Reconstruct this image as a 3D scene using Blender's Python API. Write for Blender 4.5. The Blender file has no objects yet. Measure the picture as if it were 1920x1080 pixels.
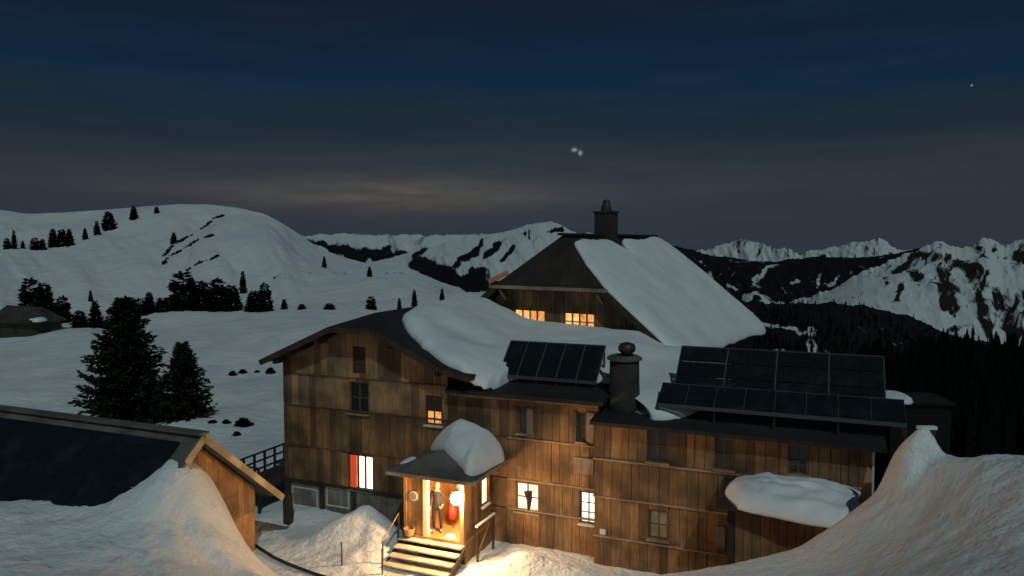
import bpy, bmesh, math, random
import numpy as np
from mathutils import Vector, Matrix
from mathutils.bvhtree import BVHTree
random.seed(7)
S = bpy.context.scene
C = S.collection

# ---------------------------------------------------------------- camera
FPX = 1400.0                       # focal length in pixels of a 1920 wide picture
CAMZ = 11.5
PITCH = math.atan(85.0 / FPX)
cam_d = bpy.data.cameras.new('camera'); cam = bpy.data.objects.new('camera', cam_d); C.objects.link(cam)
cam.location = (0, 0, CAMZ); cam.rotation_euler = (math.pi / 2 - PITCH, 0, 0)
cam_d.sensor_width = 36; cam_d.lens = FPX / 1920 * 36
cam_d.clip_start = 0.2; cam_d.clip_end = 60000
S.camera = cam

# ---------------------------------------------------------------- view, world, moon
S.view_settings.view_transform = 'Standard'
S.view_settings.look = 'None'
S.view_settings.gamma = 1
S.view_settings.exposure = 0
S.view_settings.use_curve_mapping = False
MOON_DIR = Vector((0.13, -0.62, 0.68)).normalized()      # towards the moon
moon_d = bpy.data.lights.new('moon', 'SUN'); moon = bpy.data.objects.new('moon', moon_d); C.objects.link(moon)
moon_d.energy = 0.76; moon_d.angle = math.radians(0.5); moon_d.color = (0.80, 1.0, 0.96)
moon.rotation_euler = (-MOON_DIR).to_track_quat('-Z', 'Y').to_euler()

def ray(px, py):
    dx = (px - 960) / FPX; dy = (540 - py) / FPX
    c, s = math.cos(PITCH), math.sin(PITCH)
    return Vector((dx, c + dy * s, -s + dy * c))
def P(px, py, Y):
    r = ray(px, py); return Vector((r.x / r.y * Y, Y, CAMZ + r.z / r.y * Y))

W = bpy.data.worlds.new('World'); S.world = W; W.use_nodes = True
nt = W.node_tree; nt.nodes.clear()
def N(t, kind, **kw):
    n = t.nodes.new(kind)
    for k, v in kw.items(): setattr(n, k, v)
    return n
L = nt.links.new
out = N(nt, 'ShaderNodeOutputWorld'); bg = N(nt, 'ShaderNodeBackground'); L(bg.outputs[0], out.inputs[0])
tc = N(nt, 'ShaderNodeTexCoord')
sky = N(nt, 'ShaderNodeTexSky', sky_type='NISHITA'); sky.sun_disc = False
sky.sun_elevation = math.asin(MOON_DIR.z); sky.sun_rotation = math.atan2(MOON_DIR.x, MOON_DIR.y)
sep = N(nt, 'ShaderNodeSeparateXYZ'); L(tc.outputs['Generated'], sep.inputs[0])
ns = N(nt, 'ShaderNodeTexNoise'); ns.inputs['Scale'].default_value = 2.2; ns.inputs['Detail'].default_value = 5
mp = N(nt, 'ShaderNodeMapping'); mp.inputs['Scale'].default_value = (1, 1, 9.0); L(tc.outputs['Generated'], mp.inputs[0]); L(mp.outputs[0], ns.inputs['Vector'])
nf = N(nt, 'ShaderNodeTexNoise'); nf.inputs['Scale'].default_value = 4.5; nf.inputs['Detail'].default_value = 7; nf.inputs['Roughness'].default_value = .62; mp2 = N(nt, 'ShaderNodeMapping'); mp2.inputs['Scale'].default_value = (1, 1, 8.0); L(tc.outputs['Generated'], mp2.inputs[0]); L(mp2.outputs[0], nf.inputs['Vector'])
nm = N(nt, 'ShaderNodeMath', operation='MULTIPLY_ADD'); nm.inputs[1].default_value = 0.16; nm.inputs[2].default_value = -0.08
L(ns.outputs[0], nm.inputs[0])
za = N(nt, 'ShaderNodeMath', operation='ADD'); L(sep.outputs[2], za.inputs[0]); L(nm.outputs[0], za.inputs[1])
rp = N(nt, 'ShaderNodeValToRGB'); L(za.outputs[0], rp.inputs[0])
cr = rp.color_ramp
stops = [(0.0, (.0225, .0305, .0430)), (0.035, (.0215, .0285, .0390)), (0.10, (.0185, .0255, .0320)), (0.145, (.0075, .0180, .0310)),
         (0.20, (.0032, .0155, .0400)), (0.27, (.0034, .0110, .0265)), (0.34, (.0044, .0095, .0190)), (1.0, (.0040, .0080, .0160))]
cr.elements[0].position = stops[0][0]; cr.elements[0].color = (*stops[0][1], 1)
cr.elements[1].position = stops[-1][0]; cr.elements[1].color = (*stops[-1][1], 1)
for p_, c_ in stops[1:-1]:
    e = cr.elements.new(p_); e.color = (*c_, 1)
def vmath(op, a, b=None):
    n = N(nt, 'ShaderNodeVectorMath', operation=op)
    for i, v in enumerate((a, b)):
        if v is None: continue
        if isinstance(v, (tuple, Vector)): n.inputs[i].default_value = tuple(v)
        else: L(v, n.inputs[i])
    return n
def fm(op, a, b=None, c=None):
    n = N(nt, 'ShaderNodeMath', operation=op)
    for i, v in enumerate((a, b, c)):
        if v is None: continue
        if isinstance(v, (int, float)): n.inputs[i].default_value = v
        else: L(v, n.inputs[i])
    return n.outputs[0]
def glow(px, py, wx, wz, col, k, warp=True):
    d = ray(px, py).normalized()
    v = vmath('SUBTRACT', tc.outputs['Generated'], d)
    m = vmath('DIVIDE', v.outputs[0], (wx, wx, wz))
    ln = vmath('LENGTH', m.outputs[0]).outputs['Value']
    g = fm('EXPONENT', fm('MULTIPLY', fm('MULTIPLY', ln, ln), -1.0))
    if warp: g = fm('MULTIPLY', g, fm('MULTIPLY_ADD', nf.outputs[0], 3.2, -.70))
    sc = vmath('SCALE', col, None); L(fm('MULTIPLY', g, k), sc.inputs['Scale'])
    return sc.outputs[0]
acc = rp.outputs[0]
for a in [glow(725, 368, .16, .018, (1.0, .70, .40), .058), glow(560, 350, .26, .030, (1.0, .85, .68), .010), glow(1150, 330, .35, .045, (.85, 1.0, 1.0), .006),
          glow(1077, 281, .0030, .0022, (.75, 1, .9), .30, False), glow(1088, 287, .0022, .0028, (.75, 1, .9), .30, False),
          glow(1822, 160, .0010, .0010, (.8, 1, 1), .25, False), glow(1205, 300, .0009, .0009, (.8, 1, 1), .04, False)]:
    acc = vmath('ADD', acc, a).outputs[0]
sk = vmath('SCALE', sky.outputs[0]); sk.inputs['Scale'].default_value = 0.0012
acc = vmath('ADD', acc, sk.outputs[0]).outputs[0]
cl = vmath('SCALE', (.85, 1.0, 1.05)); L(fm('MULTIPLY', fm('MAXIMUM', fm('SUBTRACT', nf.outputs[0], .46), 0.0), .014), cl.inputs['Scale'])
acc = vmath('ADD', acc, cl.outputs[0]).outputs[0]
L(acc, bg.inputs[0]); bg.inputs[1].default_value = 1.0

# ---------------------------------------------------------------- materials
MATS = {}
def mat(name, col, rough=0.8, metal=0.0, emit=None, estr=0.0):
    if name in MATS: return MATS[name]
    m = bpy.data.materials.new(name); m.use_nodes = True
    b = m.node_tree.nodes['Principled BSDF']
    b.inputs['Base Color'].default_value = (*col, 1); b.inputs['Roughness'].default_value = rough
    b.inputs['Metallic'].default_value = metal
    if emit:
        b.inputs['Emission Color'].default_value = (*emit, 1); b.inputs['Emission Strength'].default_value = estr
    MATS[name] = m; return m
def ramp(t, src, stops):
    r = N(t, 'ShaderNodeValToRGB'); t.links.new(src, r.inputs[0])
    r.color_ramp.elements[0].position = stops[0][0]; r.color_ramp.elements[0].color = (*stops[0][1], 1)
    r.color_ramp.elements[1].position = stops[-1][0]; r.color_ramp.elements[1].color = (*stops[-1][1], 1)
    for p_, c_ in stops[1:-1]:
        e = r.color_ramp.elements.new(p_); e.color = (*c_, 1)
    return r.outputs[0]
def noise(t, scale, detail=4, vec=None, scl=None, rough=.55):
    n = N(t, 'ShaderNodeTexNoise'); n.inputs['Scale'].default_value = scale; n.inputs['Detail'].default_value = detail
    n.inputs['Roughness'].default_value = rough
    if vec is None:
        g = N(t, 'ShaderNodeNewGeometry'); vec = g.outputs['Position']
    if scl:
        m = N(t, 'ShaderNodeMapping'); m.inputs['Scale'].default_value = scl; t.links.new(vec, m.inputs[0]); vec = m.outputs[0]
    t.links.new(vec, n.inputs['Vector']); return n.outputs[0]
def mixc(t, f, a, b, mode='MIX'):
    n = N(t, 'ShaderNodeMix', data_type='RGBA', blend_type=mode)
    for i, v in ((0, f), (6, a), (7, b)):
        if isinstance(v, (int, float)): n.inputs[i].default_value = v
        elif isinstance(v, tuple): n.inputs[i].default_value = (*v, 1)
        else: t.links.new(v, n.inputs[i])
    return n.outputs[2]
def bump(t, b, h, strength, dist):
    n = N(t, 'ShaderNodeBump'); n.inputs['Strength'].default_value = strength; n.inputs['Distance'].default_value = dist
    t.links.new(h, n.inputs['Height']); t.links.new(n.outputs[0], b.inputs['Normal'])
def snow_mat(name, big=1.0, bs=.5, bd=.12):
    m = mat(name, (.8, .8, .8), .65); t = m.node_tree; b = t.nodes['Principled BSDF']
    c = ramp(t, noise(t, .35 * big, 6), [(.3, (.66, .71, .76)), (.5, (.78, .80, .82)), (.7, (.86, .86, .86))])
    t.links.new(c, b.inputs['Base Color'])
    h = fmath(t, 'ADD', noise(t, 1.3 * big, 6), fmath(t, 'MULTIPLY', noise(t, 7 * big, 4), .25))
    bump(t, b, h, bs, bd); return m
def fmath(t, op, a, b_=None):
    n = N(t, 'ShaderNodeMath', operation=op)
    for i, v in enumerate((a, b_)):
        if v is None: continue
        if isinstance(v, (int, float)): n.inputs[i].default_value = v
        else: t.links.new(v, n.inputs[i])
    return n.outputs[0]
M_snow = snow_mat('snow', 1.0, .75, .30)
M_snow_roof = snow_mat('roof snow', 1.6, .5, .08)
M_snow_far = snow_mat('hill snow', .04, .8, 3.0)
def wood(name, a, b_, c_, rnd=True, sc=1.0, rough=.8):
    m = mat(name, b_, rough); t = m.node_tree; b = t.nodes['Principled BSDF']
    g = noise(t, 1.0 * sc, 5, scl=(22, 22, 1.3))
    col = ramp(t, g, [(.3, a), (.5, b_), (.72, c_)])
    blot = noise(t, .9, 4)
    col = mixc(t, ramp(t, blot, [(.40, (0, 0, 0)), (.62, (.75, .75, .75))]), col, tuple(x * .45 for x in a))
    if rnd:
        oi = N(t, 'ShaderNodeObjectInfo')
        r = ramp(t, oi.outputs['Random'], [(0, (.48, .44, .42)), (.25, (.82, .85, .88)), (.6, (1.0, .95, .9)), (.8, (1.15, 1.0, .88)), (1, (1.3, 1.27, 1.2))])
        col = mixc(t, 1.0, col, r, 'MULTIPLY')
    t.links.new(col, b.inputs['Base Color']); bump(t, b, g, .5, .01); return m
M_board = wood('weathered larch boards', (.15, .080, .036), (.245, .142, .066), (.34, .215, .115))
M_board_gr = wood('greyed larch boards', (.22, .135, .068), (.33, .215, .115), (.44, .31, .19))
M_pine = wood('fresh pine boards', (.36, .17, .06), (.48, .25, .10), (.56, .32, .15), rnd=False)
M_beam = wood('dark stained timber', (.030, .018, .012), (.050, .032, .020), (.08, .052, .034), rnd=False)
M_trim = wood('pale trim boards', (.26, .18, .12), (.36, .27, .19), (.48, .39, .30), rnd=False)
M_backing = mat('shadow backing boards', (.030, .020, .014), .9)
M_dark = mat('dark painted timber', (.022, .024, .024), .6)
M_roofdark = wood('dark roofing sheet', (.010, .010, .010), (.018, .017, .016), (.030, .028, .026), rnd=False)
M_hip = wood('dark shingles', (.020, .014, .010), (.034, .024, .017), (.050, .036, .026), rnd=False)
M_grey = wood('grey roofing felt', (.10, .095, .085), (.14, .13, .115), (.19, .175, .155), rnd=False)
M_plaster = wood('stained plaster', (.16, .14, .12), (.24, .215, .185), (.32, .29, .25), rnd=False, sc=.4)
M_white = mat('chipped white paint', (.62, .60, .55), .6)
M_frame = wood('brown window frames', (.10, .055, .028), (.15, .085, .045), (.20, .12, .07), rnd=False)
M_glass = mat('dark window glass', (.02, .025, .028), .08)
M_glass.node_tree.nodes['Principled BSDF'].inputs['Specular IOR Level'].default_value = .8
M_panel = mat('solar cell glass', (.006, .009, .013), .22)
t_ = M_panel.node_tree; b_ = t_.nodes['Principled BSDF']; tcp = N(t_, 'ShaderNodeTexCoord'); brk = N(t_, 'ShaderNodeTexBrick')
brk.offset = 0; brk.inputs['Scale'].default_value = 1; brk.inputs['Brick Width'].default_value = 1 / 6; brk.inputs['Row Height'].default_value = 1 / 8; brk.inputs['Mortar Size'].default_value = .006
brk.inputs['Color1'].default_value = (.006, .011, .013, 1); brk.inputs['Color2'].default_value = (.009, .014, .016, 1); brk.inputs['Mortar'].default_value = (.016, .020, .020, 1)
t_.links.new(tcp.outputs['Generated'], brk.inputs['Vector'])
t_.links.new(mixc(t_, ramp(t_, noise(t_, 1.2, 4), [(.52, (0, 0, 0)), (.75, (.03, .03, .03))]), brk.outputs[0], (.5, .5, .5)), b_.inputs['Base Color'])
M_alu = mat('dull aluminium', (.085, .09, .09), .6, .3)
M_stone = wood('sooty render', (.028, .026, .023), (.050, .045, .040), (.075, .07, .062), rnd=False, sc=.3)
M_metal = mat('dark sheet metal', (.05, .055, .055), .5, .5)
M_soot = mat('sooty brick', (.035, .028, .025), .9)
def lit(name, col, st, col2=None, sc=3.0):
    m = mat(name, (.1, .08, .06), .5); t = m.node_tree; b = t.nodes['Principled BSDF']
    c = ramp(t, noise(t, sc, 2), [(.38, col2 or tuple(x * .5 for x in col)), (.55, col)])
    t.links.new(c, b.inputs['Emission Color']); b.inputs['Emission Strength'].default_value = st; return m
M_litw = lit('lit window warm white', (1, .86, .62), 1.5, (.85, .66, .40))
M_litb = lit('lit window bright white', (1, .93, .80), 2.2, (1, .85, .6))
M_litor = lit('lit window orange', (1, .50, .16), .85, (.9, .22, .05), 5)
M_lity = lit('lit window yellow', (1, .66, .22), 1.1, (1, .40, .10), 4)
M_dim = lit('dimly lit window', (.10, .075, .04), .8, (.05, .04, .022), 3)
M_curt = mat('red curtain with painted glow', (.5, .06, .03), .9, emit=(1, .10, .03), estr=.45)  # slight emission stands in for window light shining through the cloth
M_bulb = mat('lamp globe glass', (1, 1, 1), .4, emit=(1, .60, .27), estr=560)

def foliage(name, a, b_):
    m = mat(name, a, .95); t = m.node_tree; b = t.nodes['Principled BSDF']; b.inputs['Specular IOR Level'].default_value = .1
    t.links.new(ramp(t, noise(t, 1.5, 3), [(.35, a), (.65, b_)]), b.inputs['Base Color']); return m
M_fol = foliage('spruce needles', (.016, .022, .014), (.040, .050, .026))
M_fol2 = foliage('far conifer needles', (.006, .010, .008), (.012, .017, .013))
M_fol3 = foliage('valley forest needles', (.002, .0035, .0035), (.004, .006, .006))
M_bark = mat('conifer bark', (.05, .035, .025), .9)

# ---------------------------------------------------------------- object helpers
def tag(o, label=None, cat=None, group=None, kind=None):
    if label: o['label'] = label
    if cat: o['category'] = cat
    if group: o['group'] = group
    if kind: o['kind'] = kind
    return o
def empty(name, loc=(0, 0, 0), rz=0.0):
    o = bpy.data.objects.new(name, None); C.objects.link(o); o.location = loc; o.rotation_euler = (0, 0, rz)
    o.empty_display_size = .3; return o
class MB:
    def __init__(s): s.v = []; s.f = []; s.m = []; s.mi = 0
    def add(s, vs, fs):
        n = len(s.v); s.v += [tuple(v) for v in vs]; s.f += [tuple(i + n for i in f) for f in fs]; s.m += [s.mi] * len(fs); return s
    def box(s, x0, x1, y0, y1, z0, z1):
        return s.add([(x0, y0, z0), (x1, y0, z0), (x1, y1, z0), (x0, y1, z0), (x0, y0, z1), (x1, y0, z1), (x1, y1, z1), (x0, y1, z1)],
                     [(0, 3, 2, 1), (4, 5, 6, 7), (0, 1, 5, 4), (1, 2, 6, 5), (2, 3, 7, 6), (3, 0, 4, 7)])
    def slab(s, pts, th, vec=(0, 0, -1)):
        n = len(pts); v = Vector(vec) * th
        b = [tuple(Vector(p) + v) for p in pts]
        return s.add(list(pts) + b, [tuple(range(n)), tuple(range(2 * n - 1, n - 1, -1))] + [(i, i + n, (i + 1) % n + n, (i + 1) % n) for i in range(n)])
    def bar(s, a, b, w, h=None):
        h = h or w; a = Vector(a); b = Vector(b); d = (b - a).normalized()
        up = Vector((0, 0, 1)) if abs(d.z) < .95 else Vector((0, 1, 0))
        r = d.cross(up).normalized() * (w / 2); u = r.cross(d).normalized() * (h / 2)
        vs = [a - r - u, a + r - u, a + r + u, a - r + u, b - r - u, b + r - u, b + r + u, b - r + u]
        return s.add(vs, [(3, 2, 1, 0), (4, 5, 6, 7), (0, 1, 5, 4), (1, 2, 6, 5), (2, 3, 7, 6), (3, 0, 4, 7)])
    def tube(s, pts, r, n=8):
        pts = [Vector(p) for p in pts]; base = len(s.v); rs = r if isinstance(r, (list, tuple)) else [r] * len(pts)
        for i, p in enumerate(pts):
            d = (pts[min(i + 1, len(pts) - 1)] - pts[max(i - 1, 0)]).normalized()
            up = Vector((0, 0, 1)) if abs(d.z) < .9 else Vector((0, 1, 0))
            a = d.cross(up).normalized(); b = d.cross(a).normalized()
            for j in range(n):
                t = 2 * math.pi * j / n; s.v.append(tuple(p + (a * math.cos(t) + b * math.sin(t)) * rs[i]))
        fs = []
        for i in range(len(pts) - 1):
            for j in range(n):
                fs.append((base + i * n + j, base + i * n + (j + 1) % n, base + (i + 1) * n + (j + 1) % n, base + (i + 1) * n + j))
        fs.append(tuple(base + j for j in range(n - 1, -1, -1))); fs.append(tuple(base + (len(pts) - 1) * n + j for j in range(n)))
        s.f += fs; s.m += [s.mi] * len(fs); return s
    def lathe(s, c, prof, n=16):
        base = len(s.v)
        for r, z in prof:
            for j in range(n):
                t = 2 * math.pi * j / n; s.v.append((c[0] + r * math.cos(t), c[1] + r * math.sin(t), c[2] + z))
        fs = []
        for i in range(len(prof) - 1):
            for j in range(n): fs.append((base + i * n + j, base + i * n + (j + 1) % n, base + (i + 1) * n + (j + 1) % n, base + (i + 1) * n + j))
        fs.append(tuple(base + j for j in range(n - 1, -1, -1))); fs.append(tuple(base + (len(prof) - 1) * n + j for j in range(n)))
        s.f += fs; s.m += [s.mi] * len(fs); return s
    def build(s, name, mats, parent=None, smooth=False):
        me = bpy.data.meshes.new(name); me.from_pydata(s.v, [], s.f); me.update()
        for m in (mats if isinstance(mats, (list, tuple)) else [mats]): me.materials.append(m)
        if isinstance(mats, (list, tuple)): me.polygons.foreach_set('material_index', s.m)
        if smooth: me.polygons.foreach_set('use_smooth', [True] * len(me.polygons))
        o = bpy.data.objects.new(name, me); C.objects.link(o)
        if parent: o.parent = parent
        return o
def grid_obj(name, V, m, parent=None, uv=None, wrap=False):
    """V: (rows, cols, 3) array"""
    r, c = V.shape[:2]
    idx = np.arange(r * c).reshape(r, c)
    if wrap: idx = np.concatenate([idx, idx[:, :1]], axis=1)
    q = np.stack([idx[:-1, :-1], idx[:-1, 1:], idx[1:, 1:], idx[1:, :-1]], -1).reshape(-1, 4)
    me = bpy.data.meshes.new(name); me.from_pydata(V.reshape(-1, 3).tolist(), [], q.tolist()); me.update()
    me.polygons.foreach_set('use_smooth', [True] * len(me.polygons)); me.materials.append(m)
    if uv is not None:
        l = me.uv_layers.new(name='UVMap'); li = np.zeros(len(me.loops), dtype=np.int32); me.loops.foreach_get('vertex_index', li)
        l.data.foreach_set('uv', uv.reshape(-1, 2)[li].ravel().astype(np.float32))
    o = bpy.data.objects.new(name, me); C.objects.link(o)
    if parent: o.parent = parent
    return o, q
def tps(pts, lam=1e-3):
    p = np.array([(a[0], a[1]) for a in pts], float); z = np.array([a[2] for a in pts], float)
    sc = 10.0; p = p / sc
    d = np.linalg.norm(p[:, None] - p[None], axis=-1)
    K = np.where(d > 0, d * d * np.log(d + 1e-12), 0) + lam * np.eye(len(p))
    Q = np.c_[np.ones(len(p)), p]; A = np.block([[K, Q], [Q.T, np.zeros((3, 3))]])
    w = np.linalg.solve(A, np.r_[z, 0, 0, 0])
    def f(x, y):
        x = np.asarray(x, float) / sc; y = np.asarray(y, float) / sc; o = np.zeros_like(x)
        for i in range(len(p)):
            r = np.hypot(x - p[i, 0], y - p[i, 1]); o += w[i] * r * r * np.log(r + 1e-12)
        return o + w[-3] + w[-2] * x + w[-1] * y
    return f
RNG = np.random.RandomState(3)
TAB = RNG.rand(257, 257)
def vnoise(x, y):
    xi = np.floor(x).astype(int); yi = np.floor(y).astype(int); fx = x - xi; fy = y - yi
    fx = fx * fx * (3 - 2 * fx); fy = fy * fy * (3 - 2 * fy); a = xi % 256; b = yi % 256
    return (TAB[a, b] * (1 - fx) * (1 - fy) + TAB[a + 1, b] * fx * (1 - fy) + TAB[a, b + 1] * (1 - fx) * fy + TAB[a + 1, b + 1] * fx * fy) * 2 - 1
def fbm(x, y, o=4, ridged=False):
    s = 0; a = 1; t = 0
    for i in range(o):
        n = vnoise(x * 2 ** i + 17.3 * i, y * 2 ** i + 5.1 * i)
        if ridged: n = 1 - 2 * np.abs(n)
        s = s + a * n; t += a; a *= .5
    return s / t
def sstep(a, b, x):
    t = np.clip((x - a) / (b - a), 0, 1); return t * t * (3 - 2 * t)

class Frame:
    def __init__(s, ox, oy, ang): s.o = Vector((ox, oy)); s.a = ang; s.u = Vector((math.cos(ang), math.sin(ang))); s.n = Vector((-math.sin(ang), math.cos(ang)))
    def w(s, a, k, z): p = s.o + s.u * a + s.n * k; return Vector((p.x, p.y, z))
    def at(s, px, py, k):
        r = ray(px, py); c = s.n.dot(s.o) + k; t = c / (s.n.x * r.x + s.n.y * r.y)
        p = Vector((r.x * t, r.y * t)); return (p - s.o).dot(s.u), CAMZ + r.z * t
    def loc(s, v): d = Vector((v[0], v[1])) - s.o; return d.dot(s.u), d.dot(s.n)
FA = Frame(-9.26, 30.07, -math.radians(22.6))      # left corner of the front facade
FM = Frame(1.63, 35.0, -math.radians(33.0))        # main house, centre of the front roof edge
def froot(name, fr): return empty(name, (fr.o.x, fr.o.y, 0), fr.a)

# ---------------------------------------------------------------- snow ground near and mid distance
back_pts = [P(-600, 640, 85), P(-300, 650, 80), P(0, 645, 72), P(100, 622, 74), P(150, 612, 76), P(205, 618, 78), P(262, 594, 85), P(350, 579, 90),
            P(500, 583, 90), P(600, 580, 90), P(700, 578, 92), P(850, 575, 95), P(1000, 578, 100),
            P(0, 720, 52), P(120, 700, 55), P(300, 690, 57), P(430, 695, 56), P(520, 690, 58), P(0, 790, 42), P(150, 790, 43), P(250, 800, 42),
            P(330, 782, 41), P(400, 785, 41), P(470, 805, 40), P(525, 850, 36), P(430, 860, 35), P(500, 880, 33), P(-200, 800, 42),
            (-60, 130, -3), (-30, 130, -4), (0, 130, -6), (-80, 110, -1), (-14, 32, .75), (-8, 34, .75), (0, 36, .6), (6, 34, .2), (10, 28, 0), (14, 30, -2),
            (10, 50, -4), (25, 45, -9), (30, 70, -20), (15, 90, -14), (60, 90, -35), (40, 150, -60), (0, 160, -15), (90, 150, -70), (-60, 170, -8),
            (-10, 70, 2.2), (60, 40, -22), (100, 80, -50)]
GB = tps(back_pts)
lb_pts = [P(-150, 930, 23.5), P(0, 938, 22.7), P(90, 937, 22.3), P(180, 946, 21.7), P(270, 905, 21.8), P(347, 876, 22.1),
          P(-200, 1000, 20), P(0, 1000, 20), P(0, 1080, 17.2), P(200, 1080, 18), P(350, 1080, 19), P(450, 1085, 20.0), P(150, 1000, 20.0), P(280, 960, 20.9), P(330, 1010, 20.4),
          P(372, 955, 21.7), P(398, 1001, 21.3), P(432, 1038, 21.1), P(470, 1064, 21.0), P(510, 1084, 21.1),
          P(395, 895, 23.9), P(415, 940, 24.4), P(430, 985, 24.8), P(444, 1028, 25.2), P(474, 1052, 25.2),
          P(480, 1066, 24.3), P(530, 1082, 23.4), (-5.0, 21, .9), (-4, 23.5, -.6), (-6, 27, -1.5), (-9.5, 27.5, 0), (-11.5, 26.2, .6), (-14, 28, 0), (-17, 28, 0), (-20, 30, 0),
          (-11, 13, 4.6), (-7, 14, 3.9), (-4, 15, 2.0), (-2, 19, -.5), (-20, 12, 5.4), (-26, 20, 4.2), (-12, 4, 7.6)]
for c_ in (P(372, 955, 21.7), P(398, 1001, 21.3), P(432, 1038, 21.1), P(470, 1064, 21.0)):
    lb_pts += [Vector((c_.x + .42, c_.y + .30, c_.z - .62)), Vector((c_.x - .45, c_.y - .32, c_.z + .06))]
lb_pts += [Vector((-10.15, 21.4, 4.35))]
LB = tps(lb_pts)
crest = [P(1150, 1086, 21.2), P(1215, 1072, 20.6), P(1300, 1062, 19.9), P(1400, 1048, 19.2), P(1505, 1020, 18.8), P(1560, 985, 18.7), P(1600, 954, 18.9), P(1650, 940, 18.9),
         P(1692, 930, 18.4), P(1708, 885, 18.1), P(1760, 872, 17.5), P(1840, 877, 16.8), P(1920, 887, 16.3), P(2050, 900, 15.5)]
rb_pts = list(crest) + [P(1200, 1090, 19.8), P(1300, 1080, 18.9), P(1420, 1078, 17.5), P(1500, 1075, 16.9), P(1560, 1030, 17.4), P(1700, 1040, 14.8), P(1700, 985, 16.6), P(1900, 1080, 11), P(1900, 980, 13.4),
          P(1600, 1080, 15.0), P(1820, 930, 15.6), P(2050, 1000, 12), P(1700, 1090, 12.8), (14, 8, 8.0), (6, 8, 6.9), (10, 3, 8.9), (2, 16, 2.6), (4, 13, 4.4), (1.5, 19, .8)]
for i, c_ in enumerate(crest):
    big = i > 7
    rb_pts.append((c_.x + (.5 if not big else .9), c_.y + 1.5, (c_.z - 1.6) if not big else c_.z - 2.2))
    rb_pts.append((c_.x + (.8 if not big else 1.6), c_.y + 3.0, -.5 if not big else c_.z - 5.5))
rb_pts = [Vector((p[0], p[1], p[2] + (.28 if (p[1] > 15 and p[0] > 9 and p[2] > 5) else 0))) for p in rb_pts]
RB = tps(rb_pts, .02)
HUMP = P(1707, 885, 18.0)
def ground(x, y):
    x = np.asarray(x, float); y = np.asarray(y, float)
    fr = np.interp(y, [-60, 0, 5, 8, 10, 15, 20, 23, 24, 400], [12, 9.6, 8.0, 6.6, 5.6, 2.9, 1.1, .75, .72, .72])
    g = fr + (GB(x, y) - fr) * sstep(28, 38, y + np.where(x > 8, (x - 8) * .9, 0))
    g = g + .07 * fbm(x * 2.6, y * 2.6, 3, True) * np.exp(-((x + 3) / 6) ** 2 - ((y - 24.5) / 3.2) ** 2)
    # heaps near the porch
    for cx, cy, hh, rx, ry in [(-5.25, 26.5, .42, .55, .5), (-5.3, 26.3, .68, 1.2, .8), (-6.4, 26.3, .55, 1.0, .8), (-4.5, 25.8, .55, .7, .8), (.35, 23.9, .55, .9, .6), (1.5, 23.5, .3, 1.3, .6), (-8.6, 28.9, .25, 1.5, .8), (-4.8, 24.6, .28, 1.4, .7)]:
        g = g + hh * np.exp(-((x - cx) / rx) ** 2 - ((y - cy) / ry) ** 2)
    ml = (x < 0) & (y < 30); mr = (x > .5) & (y < 30)
    lb = np.where(ml, LB(x, y), -50); rb = np.where(mr, RB(x, y), -50)
    lb = lb + .10 * fbm(x * .9, y * .9, 4) + .03 * fbm(x * 5, y * 5, 2); rb = rb + .10 * fbm(x * .8 + 9, y * .8, 4) + .028 * fbm(x * 4.5, y * 4.5, 3)
    hx, hy = HUMP.x, HUMP.y
    dx = (x - hx); dy = (y - hy); ang = np.arctan2(dy, dx); rr2 = np.hypot(dx / 1.0, dy / 1.25) / (.40 + .07 * np.sin(ang * 2 + 1) + .05 * np.sin(ang * 5))
    rb = rb + .82 * np.exp(-(rr2 / 1.25) ** 4) + .35 * np.exp(-((x - hx - .45) / .5) ** 2 - ((y - hy + .1) / .7) ** 2)
    rb = rb + .06 * fbm(x * 1.9, y * 1.9 + 7, 4, True) * sstep(5, 9, x) * sstep(18.5, 16, y)
    k = .12
    def smax(a, b): h = np.clip(.5 + .5 * (a - b) / k, 0, 1); return b * (1 - h) + a * h + k * h * (1 - h)
    g = g + np.where(y > 31, .75 * fbm(x * .08, y * .08, 4) + .07 * fbm(x * .6, y * .6, 2), .05 * fbm(x * 1.2, y * 1.2, 3))
    return smax(smax(g, lb), rb)
rr = np.concatenate([np.arange(.5, 8, .5), np.arange(8, 33, .115), np.arange(33, 60, .4), 60 * 1.022 ** np.arange(0, 50)])
th = np.concatenate([np.arange(-180, -50, 6), np.arange(-50, 46, .26), np.arange(46, 180, 6)])
TH, R_ = np.meshgrid(np.radians(th), rr)
GX = R_ * np.sin(TH); GY = R_ * np.cos(TH)
GZ = ground(GX, GY)
go, gq = grid_obj('snow_ground', np.stack([GX, GY, GZ], -1), M_snow, wrap=True); tag(go, kind='structure')
bvhs = [BVHTree.FromPolygons(np.stack([GX, GY, GZ], -1).reshape(-1, 3).tolist(), gq.tolist())]
def gz(x, y): return float(ground(np.array([x]), np.array([y]))[0])

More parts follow.
